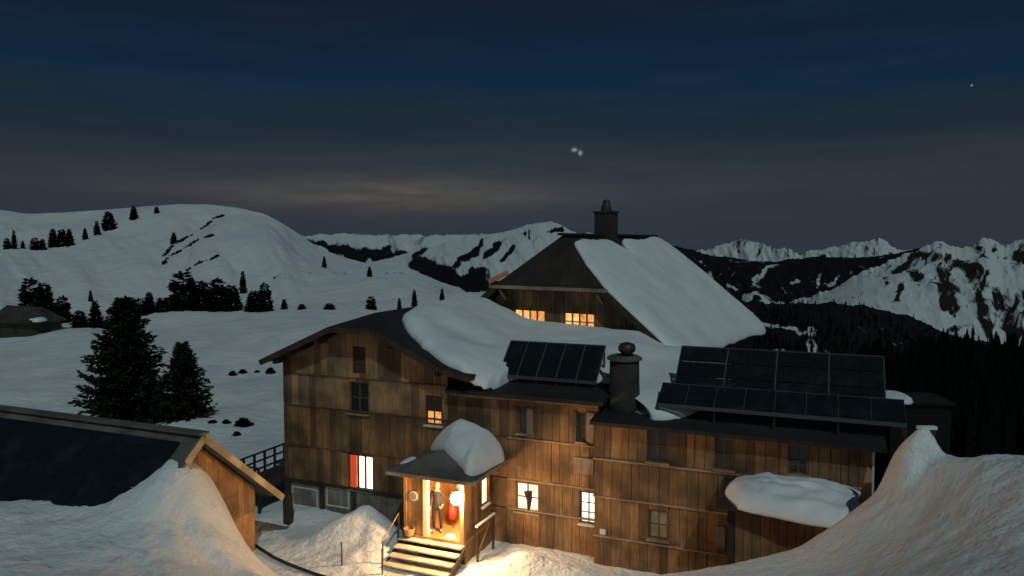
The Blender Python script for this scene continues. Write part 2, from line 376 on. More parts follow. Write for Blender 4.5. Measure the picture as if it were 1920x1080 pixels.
# ---------------------------------------------------------------- hills and mountains
def mountain_mat(name, cover, sx, sy, low, lowc=(.004, .006, .006), rock=(.010, .012, .012), dist=1.5, bs=.6, seed=0):
    """snow broken by forest and rock; uv = (along the range, up the slope)"""
    m = mat(name, (.7, .7, .7), .95); t = m.node_tree; b = t.nodes['Principled BSDF']; b.inputs['Specular IOR Level'].default_value = .1
    uv = N(t, 'ShaderNodeUVMap'); uv.uv_map = 'UVMap'
    mpn = N(t, 'ShaderNodeMapping'); mpn.inputs['Scale'].default_value = (sx, sy, 1); mpn.inputs['Location'].default_value = (seed * 3.1, seed * 1.7, 0)
    mpn.inputs['Rotation'].default_value = (0, 0, math.radians(0))
    t.links.new(uv.outputs[0], mpn.inputs[0])
    n = N(t, 'ShaderNodeTexNoise'); n.inputs['Scale'].default_value = 1; n.inputs['Detail'].default_value = 7; n.inputs['Roughness'].default_value = .62; n.inputs['Distortion'].default_value = dist
    t.links.new(mpn.outputs[0], n.inputs['Vector'])
    sp = N(t, 'ShaderNodeSeparateXYZ'); t.links.new(uv.outputs[0], sp.inputs[0])
    lowf = ramp(t, sp.outputs[1], low)      # grey value added to the darkness
    an_ = N(t, 'ShaderNodeAttribute'); an_.attribute_name = 'bare'
    v = fmath(t, 'ADD', fmath(t, 'ADD', n.outputs[0], lowf), an_.outputs['Fac'])
    mask = ramp(t, v, [(cover - .05, (0, 0, 0)), (cover + .05, (1, 1, 1))])
    col = mixc(t, mask, (.66, .70, .72), mixc(t, lowf, rock, lowc))
    t.links.new(col, b.inputs['Base Color']); return m
def lowr(*s): return [(p_, (v, v, v)) for p_, v in s]
def mountain(name, top, base, m, amp=.06, freq=.02, rows=70, jag=2.0, backd=.5, g=1.0, seed=0, ridged=True, npx=3.0, tv=3.1, dark=(), dbase=0.0):
    """top: [(px, py, Y)], base: [(px, py, Y)] -> real terrain from the foot to the crest and down the far side"""
    top = sorted(top); base = sorted(base)
    xs = np.arange(top[0][0], top[-1][0] + .1, npx)
    ty = np.interp(xs, [a[0] for a in top], [a[1] for a in top]); tY = np.interp(xs, [a[0] for a in top], [a[2] for a in top])
    # rounder interpolation
    if not ridged:
        k = np.ones(9) / 9; ty = np.convolve(np.pad(ty, 4, 'edge'), k, 'valid')
    by = np.interp(xs, [a[0] for a in base], [a[1] for a in base]); bY = np.interp(xs, [a[0] for a in base], [a[2] for a in base])
    ty0 = ty; ty = ty + jag * fbm(xs * .05 + seed, xs * 0 + seed, 4) + jag * .5 * fbm(xs * .23, xs * 0 + 3.3 + seed, 2)
    def uz(px, py, Y):
        c, s = math.cos(PITCH), math.sin(PITCH); dy = (540 - py) / FPX; dx = (px - 960) / FPX
        ry = c + dy * s; return np.stack([dx / ry * Y, Y + 0 * px, CAMZ + (-s + dy * c) / ry * Y], -1)
    TP = uz(xs, ty, tY); BP = uz(xs, by, bY)
    t = np.linspace(0, 1, rows)[:, None]
    TJ = TP[:, 2] - uz(xs, ty0, tY)[:, 2]; TP = uz(xs, ty0, tY)
    H = (TP[:, 2] - BP[:, 2])
    pt = BP[None] + (TP - BP)[None] * t[..., None]
    pt[..., 2] = BP[None, :, 2] + H[None] * (t ** g)
    nz = fbm(xs[None] * freq + seed * 7 + t * 1.3, t * tv + xs[None] * freq * .4 + seed, 5, ridged)
    if ridged: nz = nz - .3
    pt[..., 2] += TJ[None] * t ** 9
    pt[..., 2] += nz * np.sin(np.pi * np.clip(t, 0, 1)) ** .7 * H[None] * amp
    TP = pt[-1].copy()
    tb = np.linspace(0, 1, 14)[1:, None]
    bk = np.repeat(TP[None], 13, 0); bk[..., 1] += tb * backd * (tY - bY).clip(10) ; bk[..., 0] *= (1 + tb * backd * (tY - bY).clip(10) / tY)
    bk[..., 2] -= tb ** 1.3 * np.abs(H)[None] * backd
    V = np.concatenate([pt, bk], 0)
    uv = np.stack([np.repeat(xs[None] / 100, V.shape[0], 0), np.concatenate([t[:, 0], 1 + tb[:, 0]])[:, None] + 0 * xs[None]], -1)
    o, q = grid_obj(name, V, m, uv=uv); tag(o, kind='structure')
    # where rock and forest stand bare of snow on this slope
    XX = xs[None] + 0 * t; YY = by[None] + (ty - by)[None] * (t ** .8)
    cs, sn = math.cos(PITCH), math.sin(PITCH)
    vy = pt[..., 1] * cs - (pt[..., 2] - CAMZ) * sn; vz = pt[..., 1] * sn + (pt[..., 2] - CAMZ) * cs
    XX = 960 + FPX * pt[..., 0] / vy; YY = 540 - FPX * vz / vy
    D = np.full(XX.shape, float(dbase))
    wx = 13 * fbm(XX * .045, YY * .045 + seed, 5); wy = 13 * fbm(XX * .045 + 40, YY * .045 + seed, 5)
    for (cx, cy, rx, ry, rot, val) in dark:
        a = math.radians(rot); dx = XX + wx - cx; dy = -(YY + wy - cy)
        uu = (dx * math.cos(a) + dy * math.sin(a)) / rx; vv = (-dx * math.sin(a) + dy * math.cos(a)) / ry
        D += val * np.exp(-(uu * uu + vv * vv) ** 1.5)
    D = np.concatenate([D, np.full((13, D.shape[1]), dbase)], 0)
    at_ = o.data.attributes.new('bare', 'FLOAT', 'POINT'); at_.data.foreach_set('value', D.ravel().astype(np.float32))
    bv = BVHTree.FromPolygons(V.reshape(-1, 3).tolist(), q.tolist()); bvhs.append(bv); return bv

# valley floor
mv = mat('dark valley forest', (.006, .008, .007), .95); mv.node_tree.nodes['Principled BSDF'].inputs['Specular IOR Level'].default_value = .1
a_ = np.linspace(0, 2 * np.pi, 49)[:-1]; rv = np.array([1.0, 400, 2000, 8000, 30000])
V = np.stack([rv[:, None] * np.cos(a_)[None], rv[:, None] * np.sin(a_)[None], -420 + 0 * rv[:, None] * a_[None]], -1)
vo, _ = grid_obj('valley_floor', V, mv, wrap=True); tag(vo, kind='structure')

M_center = mountain_mat('ridge snow and forest stripes', .60, 2.6, 1.1, lowr((.0, .30), (.25, .16), (.45, .07), (.62, -.02), (.8, -.22)), dist=1.2, seed=2)
M_peaks = mountain_mat('far peak snow and rock', .575, 7, 2.2, lowr((.0, .25), (.3, .06), (.6, 0.0), (.9, -.03)), dist=1.0, seed=5)
M_massif = mountain_mat('massif snow and rock', .62, 5.0, 8.0, lowr((.0, .04), (.04, .0), (.6, .0), (1, .04)), rock=(.022, .020, .018), dist=.9, seed=9)
M_valley = mountain_mat('forested slope with clearings', .50, 4.0, 9.0, lowr((.0, .10), (.3, .06), (1, .05)), dist=1.2, seed=4)
M_forestf = mountain_mat('forest floor', .30, 2.0, 3.0, lowr((.0, .3), (1, .3)), seed=1)
mountain('far_mountain', [(520, 446, 7500), (600, 440, 7500), (640, 437, 7500), (700, 441, 7500), (760, 440, 7500), (830, 441, 7500), (900, 438, 7500), (1000, 440, 7500), (1120, 436, 7500), (1200, 455, 7500)],
         [(520, 560, 5000), (1200, 600, 5000)], M_center, amp=.12, freq=.03, jag=3.5, seed=1, dark=[(605, 462, 34, 7, -12, .4), (655, 476, 26, 9, -8, .38), (700, 480, 30, 11, 0, .38), (722, 466, 10, 8, 0, .3), (760, 484, 32, 12, 0, .36), (800, 478, 16, 10, 30, .3)])
mountain('ridge_mountain', [(640, 500, 4000), (700, 492, 4000), (760, 475, 4000), (840, 452, 4000), (900, 441, 4000), (960, 431, 4000), (1000, 419, 4000), (1035, 414, 4000), (1062, 428, 4000), (1090, 440, 4000), (1120, 441, 4000), (1180, 470, 4000), (1300, 520, 4000)],
         [(640, 600, 2400), (900, 620, 2400), (1300, 650, 2400)], M_center, amp=.10, freq=.028, jag=3.0, seed=3, dbase=-.06, rows=100, npx=2.0, dark=[(872, 482, 30, 5, 42, .45), (892, 470, 26, 5, 42, .40), (915, 476, 24, 5, 45, .42), (925, 462, 18, 4, 45, .3), (955, 478, 20, 5, 45, .42), (790, 490, 30, 12, 0, .3), (800, 505, 40, 14, -10, .35), (840, 520, 30, 12, -20, .35), (895, 508, 18, 8, 0, .4), (900, 530, 60, 12, -10, .4), (780, 470, 16, 6, 30, .3), (993, 437, 3, 12, 0, .35), (982, 436, 4, 4, 0, .3), (1045, 432, 14, 5, 10, .35)])
mountain('far_peaks', [(1240, 478, 9000), (1330, 470, 9000), (1355, 460, 9000), (1375, 452, 9000), (1400, 449, 9000), (1425, 452, 9000), (1450, 462, 9000), (1480, 468, 9000), (1500, 478, 9000), (1530, 470, 9000),
                       (1560, 466, 9000), (1590, 455, 9000), (1620, 450, 9000), (1650, 447, 9000), (1670, 460, 9000), (1700, 470, 9000), (1800, 470, 9000), (1960, 460, 9000)],
         [(1240, 560, 6500), (1960, 560, 6500)], M_peaks, amp=.25, freq=.06, jag=7, seed=5)
mountain('dark_ridge', [(1200, 455, 5200), (1270, 462, 5200), (1330, 478, 5200), (1400, 487, 5200), (1450, 490, 5200), (1500, 484, 5200), (1540, 480, 5200), (1600, 484, 5200), (1680, 476, 5200), (1740, 462, 5200), (2100, 465, 5200)],
         [(1200, 620, 3000), (2100, 640, 3000)], M_valley, amp=.15, freq=.03, jag=2.5, seed=8, npx=2.0, rows=100, dbase=.13, dark=[
    (1406, 552, 14, 10, 0, -.32), (1430, 514, 30, 5, 38, -.36), (1458, 572, 34, 9, -18, -.42), (1533, 527, 5, 16, -10, -.32), (1560, 527, 17, 5, 45, -.3), (1490, 528, 9, 4, -30, -.2), (1582, 556, 8, 5, 0, -.25), (1330, 520, 16, 8, -30, -.2), (1378, 535, 16, 5, -30, -.25), (1480, 530, 9, 5, 0, -.2), (1375, 487, 20, 3, 0, -.2)])
mountain('rocky_massif', [(1480, 580, 2300), (1560, 540, 2300), (1620, 510, 2300), (1680, 484, 2350), (1730, 462, 2400), (1765, 450, 2400), (1790, 462, 2400), (1825, 455, 2400), (1850, 447, 2400), (1880, 458, 2400), (1910, 449, 2400), (1960, 440, 2400), (2100, 455, 2400)],
         [(1480, 640, 1600), (1600, 625, 1600), (1680, 650, 1500), (1760, 680, 1450), (1850, 705, 1400), (1920, 712, 1400), (2100, 720, 1400)], M_massif, amp=.05, freq=.02, jag=7, seed=11, tv=5.0, npx=2.0, rows=120, dbase=-.03, dark=[
    (1700, 492, 40, 9, 30, .30), (1716, 515, 17, 17, 0, .22), (1688, 545, 7, 18, -15, .25), (1658, 531, 7, 14, -30, .2), (1772, 535, 22, 40, 15, .30), (1781, 580, 12, 24, 10, .26), (1764, 572, 7, 18, 10, .22),
    (1797, 492, 38, 12, -5, .22), (1828, 515, 30, 22, -30, .27), (1845, 580, 17, 42, 12, .27), (1858, 622, 11, 20, 10, .25), (1890, 590, 26, 45, 15, .22), (1908, 632, 12, 26, 15, .25), (1870, 470, 10, 16, 20, .2),
    (1835, 470, 25, 9, -20, .15), (1793, 616, 18, 4, 20, .22), (1745, 480, 20, 8, 30, .15), (1915, 480, 20, 22, 0, .2), (1940, 560, 30, 40, 0, .2)])
bv_val = mountain('forested_slope', [(1150, 560, 1100), (1290, 560, 1100), (1400, 585, 1100), (1480, 582, 1100), (1560, 572, 1100), (1610, 585, 1100), (1660, 615, 1100), (1716, 640, 1100), (1780, 668, 1050), (1850, 684, 1000), (1920, 692, 1000), (2150, 700, 1000)],
         [(1150, 700, 500), (1400, 900, 420), (2150, 980, 380)], M_valley, amp=.10, freq=.02, jag=5, seed=13, npx=2.0, rows=110, dbase=.16, dark=[
    (1445, 611, 26, 4, -15, -.4), (1490, 622, 26, 4, -8, -.4), (1524, 618, 13, 13, 20, -.42), (1519, 652, 12, 18, 0, -.5), (1470, 660, 20, 4, -12, -.4), (1672, 684, 12, 7, -30, -.45), (1728, 715, 18, 5, 10, -.25), (1405, 590, 14, 6, 0, -.3)])
bv_for = mountain('wooded_knoll', [(1560, 740, 320), (1640, 715, 330), (1700, 700, 340), (1760, 692, 340), (1810, 678, 340), (1850, 688, 340), (1880, 702, 335), (1920, 690, 330), (2200, 690, 300)],
         [(1560, 1000, 110), (2200, 1050, 100)], M_forestf, amp=.1, freq=.02, jag=3, seed=15)
bv_h1 = mountain('back_hill', [(-500, 380, 640), (-200, 385, 640), (0, 393, 640), (50, 401, 620), (130, 398, 600), (200, 393, 580), (260, 388, 560), (330, 383, 550), (390, 383, 540), (450, 390, 530), (500, 402, 520), (540, 425, 510), (570, 445, 500), (620, 480, 500)],
         [(-500, 640, 160), (0, 630, 160), (300, 620, 170), (620, 600, 200)], M_snow_far, amp=.13, freq=.011, jag=.6, g=1.15, seed=20, ridged=False)
bv_h2 = mountain('front_hill', [(250, 540, 380), (290, 505, 390), (330, 460, 400), (370, 425, 410), (410, 406, 415), (450, 402, 420), (490, 406, 420), (520, 415, 415), (555, 443, 410), (600, 466, 400), (650, 484, 390), (700, 498, 380), (760, 520, 370), (800, 530, 360), (850, 550, 350), (920, 580, 340)],
         [(250, 640, 160), (500, 620, 150), (920, 610, 150)], M_snow_far, amp=.20, freq=.012, jag=.8, g=1.1, seed=23, ridged=False, tv=2.2)
bv_h3 = mountain('low_knoll', [(440, 560, 240), (500, 532, 240), (560, 520, 245), (620, 516, 250), (700, 503, 250), (760, 498, 250), (780, 510, 245), (815, 525, 240), (850, 552, 235), (920, 590, 230)],
         [(440, 640, 130), (920, 640, 130)], M_snow_far, amp=.16, freq=.014, jag=.6, seed=27, ridged=False)
def hit(px, py, only=None):
    r = ray(px, py).normalized(); best = None
    for b in (only or bvhs):
        h = b.ray_cast(Vector((0, 0, CAMZ)), r, 40000)
        if h[0] and (best is None or h[3] < best[1]): best = (h[0], h[3])
    return best[0] if best else None

# ---------------------------------------------------------------- conifers
def crown_mesh(name, H, Rad, n, leaf, seed, conic=1.0, gap=.12, low=.06):
    """many small needle sprays spread through an uneven cone"""
    rn = random.Random(seed); vs = []; fs = []
    lobes = [(rn.uniform(.05, .9), rn.uniform(0, 6.28), rn.uniform(.75, 1.25)) for _ in range(26)]
    for i in range(n):
        t = 1 - (rn.random() ** .62); t = low + (1 - low) * t
        a = rn.uniform(0, 6.283)
        rad = Rad * ((1 - t) ** conic) * (1 - .35 * max(0, .16 - t) / .16) + .03 * Rad
        f = 1.0
        for lt, la, lf in lobes:
            if abs(t - lt) < .05 and math.cos(a - la) > .35: f = lf
        tier = .80 + .20 * math.cos(t * 60 + 2 * math.sin(a * 2))
        q = (rn.random() ** .45) * f * tier
        r = rad * q; z = t * H - .10 * r
        p = Vector((math.cos(a) * r, math.sin(a) * r, z))
        out_ = Vector((math.cos(a), math.sin(a), rn.uniform(-.35, .35))).normalized()
        for k in range(3):
            d = (out_ + Vector((rn.uniform(-.8, .8), rn.uniform(-.8, .8), rn.uniform(-.5, .7)))).normalized()
            s_ = d.cross(Vector((rn.uniform(-1, 1), rn.uniform(-1, 1), 1))).normalized()
            l = leaf * rn.uniform(.6, 1.4); b = len(vs)
            vs += [p - s_ * l * .22, p + d * l * .5 - s_ * l * .30, p + d * l, p + d * l * .5 + s_ * l * .30]
            fs += [(b, b + 1, b + 2, b + 3)]
    b = len(vs)
    me = bpy.data.meshes.new(name); me.from_pydata([tuple(v) for v in vs], [], fs); me.update(); return me
def trunk_mesh(H, r):
    m = MB(); m.tube([(0, 0, -.3), (0, 0, H * .5), (0, 0, H * .98)], [r, r * .6, r * .1], 7)
    me = bpy.data.meshes.new('trunk'); me.from_pydata(m.v, [], m.f); me.update(); me.materials.append(M_bark); return me
def tree(name, loc, crown, trunk, label, cat, group=None, sc=1.0, sx=1.0, rz=0.0):
    e = empty(name, loc, rz); e.scale = (sc * sx, sc * sx, sc)
    for nme, me in (('crown', crown), ('trunk', trunk)):
        o = bpy.data.objects.new(nme, me); C.objects.link(o); o.parent = e
    return tag(e, label, cat, group)
def bough_mesh(H, Rad, nb, seed, conic, leaf):
    rn = random.Random(seed); vs = []; fs = []
    for i in range(nb):
        t = .05 + .94 * (i / nb) ** 1.12; a = i * 2.399 + rn.uniform(-.5, .5)
        L_ = Rad * ((1 - t) ** conic) * rn.uniform(.62, 1.18) + .035 * Rad
        if t < .16: L_ *= .55 + 2.8 * t
        up = .55 * t - .12 + rn.uniform(-.1, .1); n = int(6 + 26 * L_ / Rad)
        for q in range(n):
            f = (q + rn.random()) / n; f = .12 + .88 * f
            r_ = L_ * f; z = t * H + r_ * up - .55 * r_ * (1 - f) + .25 * L_ * f * f * .3
            w = (.18 * L_ + .01) * (1.25 - f)
            p = Vector((math.cos(a) * r_ - math.sin(a) * rn.uniform(-w, w), math.sin(a) * r_ + math.cos(a) * rn.uniform(-w, w), z + rn.uniform(-.012, .012)))
            out_ = Vector((math.cos(a), math.sin(a), rn.uniform(-.2, .45)))
            for k in range(3):
                d = (out_ + Vector((rn.uniform(-.7, .7), rn.uniform(-.7, .7), rn.uniform(-.6, .5)))).normalized()
                s_ = d.cross(Vector((rn.uniform(-1, 1), rn.uniform(-1, 1), 1))).normalized(); l = leaf * rn.uniform(.6, 1.4); b = len(vs)
                vs += [p - s_ * l * .2, p + d * l * .5 - s_ * l * .28, p + d * l, p + d * l * .5 + s_ * l * .28]; fs += [(b, b + 1, b + 2, b + 3)]
    me = bpy.data.meshes.new('crown'); me.from_pydata([tuple(v) for v in vs], [], fs); me.update(); me.materials.append(M_fol); return me
big_c = bough_mesh(1, .33, 330, 1, .72, .036)
c2 = bough_mesh(1, .33, 210, 5, .80, .042)
tr1 = trunk_mesh(1, .03)
far = []
for i in range(5):
    m_ = crown_mesh('crown', 1, .22 + .05 * (i % 3), 420, .11, 30 + i, conic=(.8, .6, .95, .5, .7)[i], low=.03); m_.materials.append(M_fol2); far.append(m_)
def plant_tree(px, by, ty, wpx, crown, label, group=None, name='spruce_tree', cat='tree', only=None, Y=None):
    h = hit(px, by, only)
    if h is None: print('tree miss', px, by); return
    H = (by - ty) / FPX * h.y
    k = (wpx / FPX * h.y) / (H * .5)
    return tree(name, (h.x, h.y, h.z - .02 * H), crown, tr1, label, cat, group, H * 1.02, k, random.uniform(0, 6))
plant_tree(240, 803, 556, 138, big_c, 'tall broad dark spruce standing on the snow just behind the black shed roof')
plant_tree(345, 783, 640, 86, c2, 'smaller dark spruce standing beside the tall one on the snowfield', name='spruce_tree')
G_row = 'conifers along the crest of the middle snowfield'
row = [(58, 597, 523, 42, 3, 'rounded dark pine behind the little hut, left of its taller neighbour'), (84, 600, 530, 38, 1, 'dark pine with a narrow top behind the right end of the little hut'),
       (118, 606, 556, 30, 3, 'small rounded pine just right of the pair behind the little hut'), (150, 614, 583, 30, 3, 'low dark bush-like pine on top of the left snow mound'),
       (180, 614, 566, 28, 0, 'small pointed spruce on the mound, left of the tall broad spruce'),
       (170, 565, 545, 9, 0, 'thin faint young spruce above the left snow mound'),
       (263, 592, 560, 28, 3, 'low rounded pine directly right of the tall spruce top'), (280, 588, 550, 26, 0, 'small pointed pine at the left end of the dark clump'),
       (305, 584, 558, 30, 1, 'low spreading pine between the pointed one and the big clump'),
       (345, 580, 511, 56, 3, 'tallest and broadest pine of the dark clump on the crest'), (375, 581, 527, 44, 1, 'dense pine in the middle of the dark clump on the crest'),
       (408, 582, 523, 44, 3, 'broad pine in the right half of the dark clump'), (435, 583, 534, 34, 1, 'pine closing the dark clump at its right end'),
       (456, 550, 511, 15, 0, 'slim upright tree standing free right of the clump'), (476, 584, 545, 30, 1, 'ragged pine left in the pair near the big hut roof line'), (497, 584, 532, 30, 3, 'ragged pine with gaps, right in the pair beside the slim tree'),
       (533, 580, 562, 14, 0, 'tiny pointed spruce on the crest right of the ragged pair'), (566, 580, 570, 16, 3, 'tiny low bush on the crest snow, left of the gable peak'),
       (618, 580, 569, 22, 3, 'flat little bush on the crest above the gable eave'), (696, 580, 556, 20, 3, 'dark double-topped bush on the crest behind the gable peak'),
       (749, 586, 560, 10, 0, 'thin pale spruce at the roof edge of the gabled wing'), (777, 574, 545, 12, 0, 'small dark spruce above the snow-covered ridge'), (829, 572, 543, 12, 0, 'small dark spruce beside the big house eave'),
       (693, 519, 501, 11, 0, 'lone small spruce on the low knoll far behind the gable')]
for px, by, ty, w, v, lab in row: plant_tree(px, by, ty, w, far[v], lab, G_row)
hillt = [(14, 467, 447, 14, 3, 'low tree at the far left of the hill, left of the thin tall one'), (27, 467, 434, 11, 0, 'thin tall tree at the left end of the distant hill'), (43, 466, 452, 8, 0, 'very small spruce between the left trees and the dark group on the hill'),
         (66, 469, 446, 18, 3, 'rounded tree left of the dense hillside group'), (80, 469, 448, 12, 1, 'small tree wedged right of the rounded one on the hill'), (100, 463, 431, 20, 0, 'left tree of the dense hillside group'),
         (117, 462, 430, 20, 1, 'middle tree of the dense hillside group'), (131, 461, 431, 17, 0, 'right tree of the dense hillside group'), (160, 449, 429, 11, 0, 'small faint spruce rising up the hill right of the dense group'),
         (182, 440, 416, 13, 0, 'slim dark spruce below the tall dark one on the hill'), (204, 431, 396, 24, 4, 'tallest dark tree on the distant hill'), (251, 412, 388, 17, 0, 'dark spruce near the hill crest right of the tallest one'),
         (294, 400, 388, 11, 0, 'tiny spruce right on the hill crest'), (326, 457, 437, 14, 0, 'lone spruce beside the dark scrub bands on the hill'), (608, 502, 482, 10, 0, 'faint small tree on the right flank of the hill')]
for px, by, ty, w, v, lab in hillt: plant_tree(px, by, ty, w, far[v], lab, 'trees scattered on the distant hill')
# dwarf scrub
def scrub(name, segs, label, cat='scrub', w=5, n=160, s=6.0, only=None, kind='stuff'):
    m = MB(); rn = random.Random(len(segs) * 7 + n)
    for i in range(n):
        k = rn.random() * (len(segs) - 1); j = int(k); f = k - j
        if rn.random() > .5 + .5 * math.sin(k * 5.1 + n): continue
        px = segs[j][0] * (1 - f) + segs[j + 1][0] * f + rn.uniform(-w, w) * .8; py = segs[j][1] * (1 - f) + segs[j + 1][1] * f + rn.uniform(-w, w) * .35
        h = hit(px, py, only)
        if h is None: continue
        q = s / FPX * h.y * rn.uniform(.25, .8); vs = []
        for a in range(6): vs.append((h.x + math.cos(a) * q * rn.uniform(.5, 1), h.y + math.sin(a) * q * rn.uniform(.5, 1), h.z + q * rn.uniform(-.1, .15)))
        vs.append((h.x, h.y, h.z + q * rn.uniform(.4, .9)))
        m.add(vs, [(a, (a + 1) % 6, 6) for a in range(6)])
    o = m.build(name, M_fol2); return tag(o, label, cat, kind=kind)
scrub('dwarf_scrub', [(302, 484), (325, 462), (350, 446), (385, 425), (408, 408), (425, 404)], 'upper dark diagonal band of scrub on the snowy hill', n=300, s=7, w=3)
scrub('dwarf_scrub', [(306, 496), (318, 480), (342, 470), (370, 450), (398, 442)], 'middle dark band of scrub on the snowy hill', n=220, s=7, w=3)
scrub('dwarf_scrub', [(350, 508), (372, 494), (392, 488), (412, 478)], 'short lower band of scrub just above the dark tree clump', n=140, s=7, w=3)
scrub('dwarf_scrub', [(500, 530), (520, 518), (560, 510), (620, 512), (668, 514)], 'broken line of low scrub along the low knoll', n=60, s=4, w=3)
scrub('dwarf_scrub', [(720, 514), (740, 512), (760, 513)], 'faint specks of scrub right of the lone spruce', n=24, s=4, w=2)
for px, by, ty, w, lab in [(436, 703, 693, 12, 'left of the row of dark shrub tips in the snow by the gable'), (455, 699, 690, 13, 'second shrub tip in the row left of the gable'), (482, 698, 692, 8, 'third and smallest shrub tip in the row by the gable'),
                           (507, 699, 686, 14, 'shrub tip nearest to the gable eave in the snow'), (456, 797, 779, 24, 'dark low bush in the snow left of the gabled wing'), (424, 793, 784, 12, 'little bush left of the dark low one by the wing'),
                           (398, 792, 786, 14, 'flat bush just right of the smaller spruce foot'), (444, 816, 806, 12, 'small bush on the slope below the dark low one'), (10, 800, 752, 34, 'dark treetop poking up behind the far end of the shed ridge'), (145, 798, 770, 18, 'small dark treetop above the shed ridge')]:
    plant_tree(px, by, by - (by - ty) * .75, w * 1.15, far[2], lab, 'shrub tips poking out of the snow', name='shrub', cat='shrub')
# far wooded ground on the right reads as one mass
def forest(name, bv, region, n, hgt, label, seed):
    rn = random.Random(seed); m = MB()
    for i in range(n):
        px = rn.uniform(region[0], region[1]); py = rn.uniform(region[2], region[3]); h = hit(px, py, [bv])
        if h is None: continue
        if math.sin(px * .043 + 1) * math.cos(py * .07) > .55: continue
        H = hgt * rn.uniform(.5, 1.3); r = H * rn.uniform(.16, .26); a0 = rn.uniform(0, 6)
        vs = []
        for zz, rr_ in ((0.1, 1), (.5, .7), (.45, .95)):
            pass
        for lv, (z0, rr_) in enumerate(((.08, 1.0), (.40, .72), (.68, .42))):
            b = []
            for k in range(5): b.append((h.x + math.cos(a0 + k * 1.257 + lv) * r * rr_ * rn.uniform(.7, 1.2), h.y + math.sin(a0 + k * 1.257 + lv) * r * rr_ * rn.uniform(.7, 1.2), h.z + H * z0))
            b.append((h.x, h.y, h.z + H * (z0 + .42)))
            m.add(b, [(k, (k + 1) % 5, 5) for k in range(5)])
    return tag(m.build(name, M_fol3), label, 'forest', kind='stuff')
forest('far_forest', bv_for, (1600, 2000, 660, 900), 2600, 11.0, 'black forest filling the slope right of the hut above the snow bank', 1)
forest('far_forest', bv_val, (1290, 2000, 540, 760), 2200, 9.0, 'dark forest with snowy clearings on the valley side right of the big house', 2)

# ---------------------------------------------------------------- building helpers
UNIT = bpy.data.meshes.new('board'); _m = MB().box(0, 1, 0, 1, 0, 1); UNIT.from_pydata(_m.v, [], _m.f); UNIT.update(); UNIT.materials.append(M_board)
UNIT2 = UNIT.copy(); UNIT2.materials[0] = M_board_gr
UNIT3 = UNIT.copy(); UNIT3.materials[0] = M_pine
def ubox(root, mesh, x0, x1, y0, y1, z0, z1, name='board'):
    o = bpy.data.objects.new(name, mesh); C.objects.link(o); o.parent = root
    o.location = (x0, y0, z0); o.scale = (x1 - x0, y1 - y0, z1 - z0); return o
def clad(root, s0, s1, z0, z1, k, holes=(), wd=.27, top=None, mesh=None, rn=random, thick=.10, seam=.007):
    """vertical boards over one storey band, cut round the openings; top(s) gives a sloping upper end"""
    mesh = mesh or UNIT
    br = [s0, s1]
    for h in holes:
        if h[3] > z0 and h[2] < z1: br += [h[0], h[1]]
    br = sorted(set(b for b in br if s0 <= b <= s1)); cuts = []
    for a, b in zip(br[:-1], br[1:]):
        n = max(1, round((b - a) / wd)); q = [a + (b - a) * i / n for i in range(n + 1)]
        for i in range(1, n): q[i] += rn.uniform(-.05, .05)
        cuts += list(zip(q[:-1], q[1:]))
    cnt = 0
    for a, b in cuts:
        mid = (a + b) / 2; segs = [(z0, z1)]
        for h in holes:
            if h[0] - 1e-4 <= mid <= h[1] + 1e-4:
                ns_ = []
                for p, q in segs:
                    if h[3] <= p or h[2] >= q: ns_.append((p, q)); continue
                    if h[2] - p > .04: ns_.append((p, h[2]))
                    if q - h[3] > .04: ns_.append((h[3], q))
                segs = ns_
        y = k - thick + rn.uniform(-.012, .012)
        for p, q in segs:
            if top is not None and abs(q - z1) < 1e-6:
                ta, tb_ = top(a), top(b)
                if max(ta, tb_) - p < .05: continue
                if min(ta, tb_) < q:
                    m = MB(); ta = min(ta, q); tb_ = min(tb_, q)
                    ta = max(ta, p + .01); tb_ = max(tb_, p + .01)
                    m.add([(a + seam, y, p), (b - seam, y, p), (b - seam, k, p), (a + seam, k, p), (a + seam, y, ta), (b - seam, y, tb_), (b - seam, k, tb_), (a + seam, k, ta)],
                          [(0, 3, 2, 1), (4, 5, 6, 7), (0, 1, 5, 4), (1, 2, 6, 5), (2, 3, 7, 6), (3, 0, 4, 7)])
                    m.build('board', mesh.materials[0], root); cnt += 1; continue
            ubox(root, mesh, a + seam, b - seam, y, k, p + rn.uniform(0, .015), q - .004); cnt += 1
    return cnt
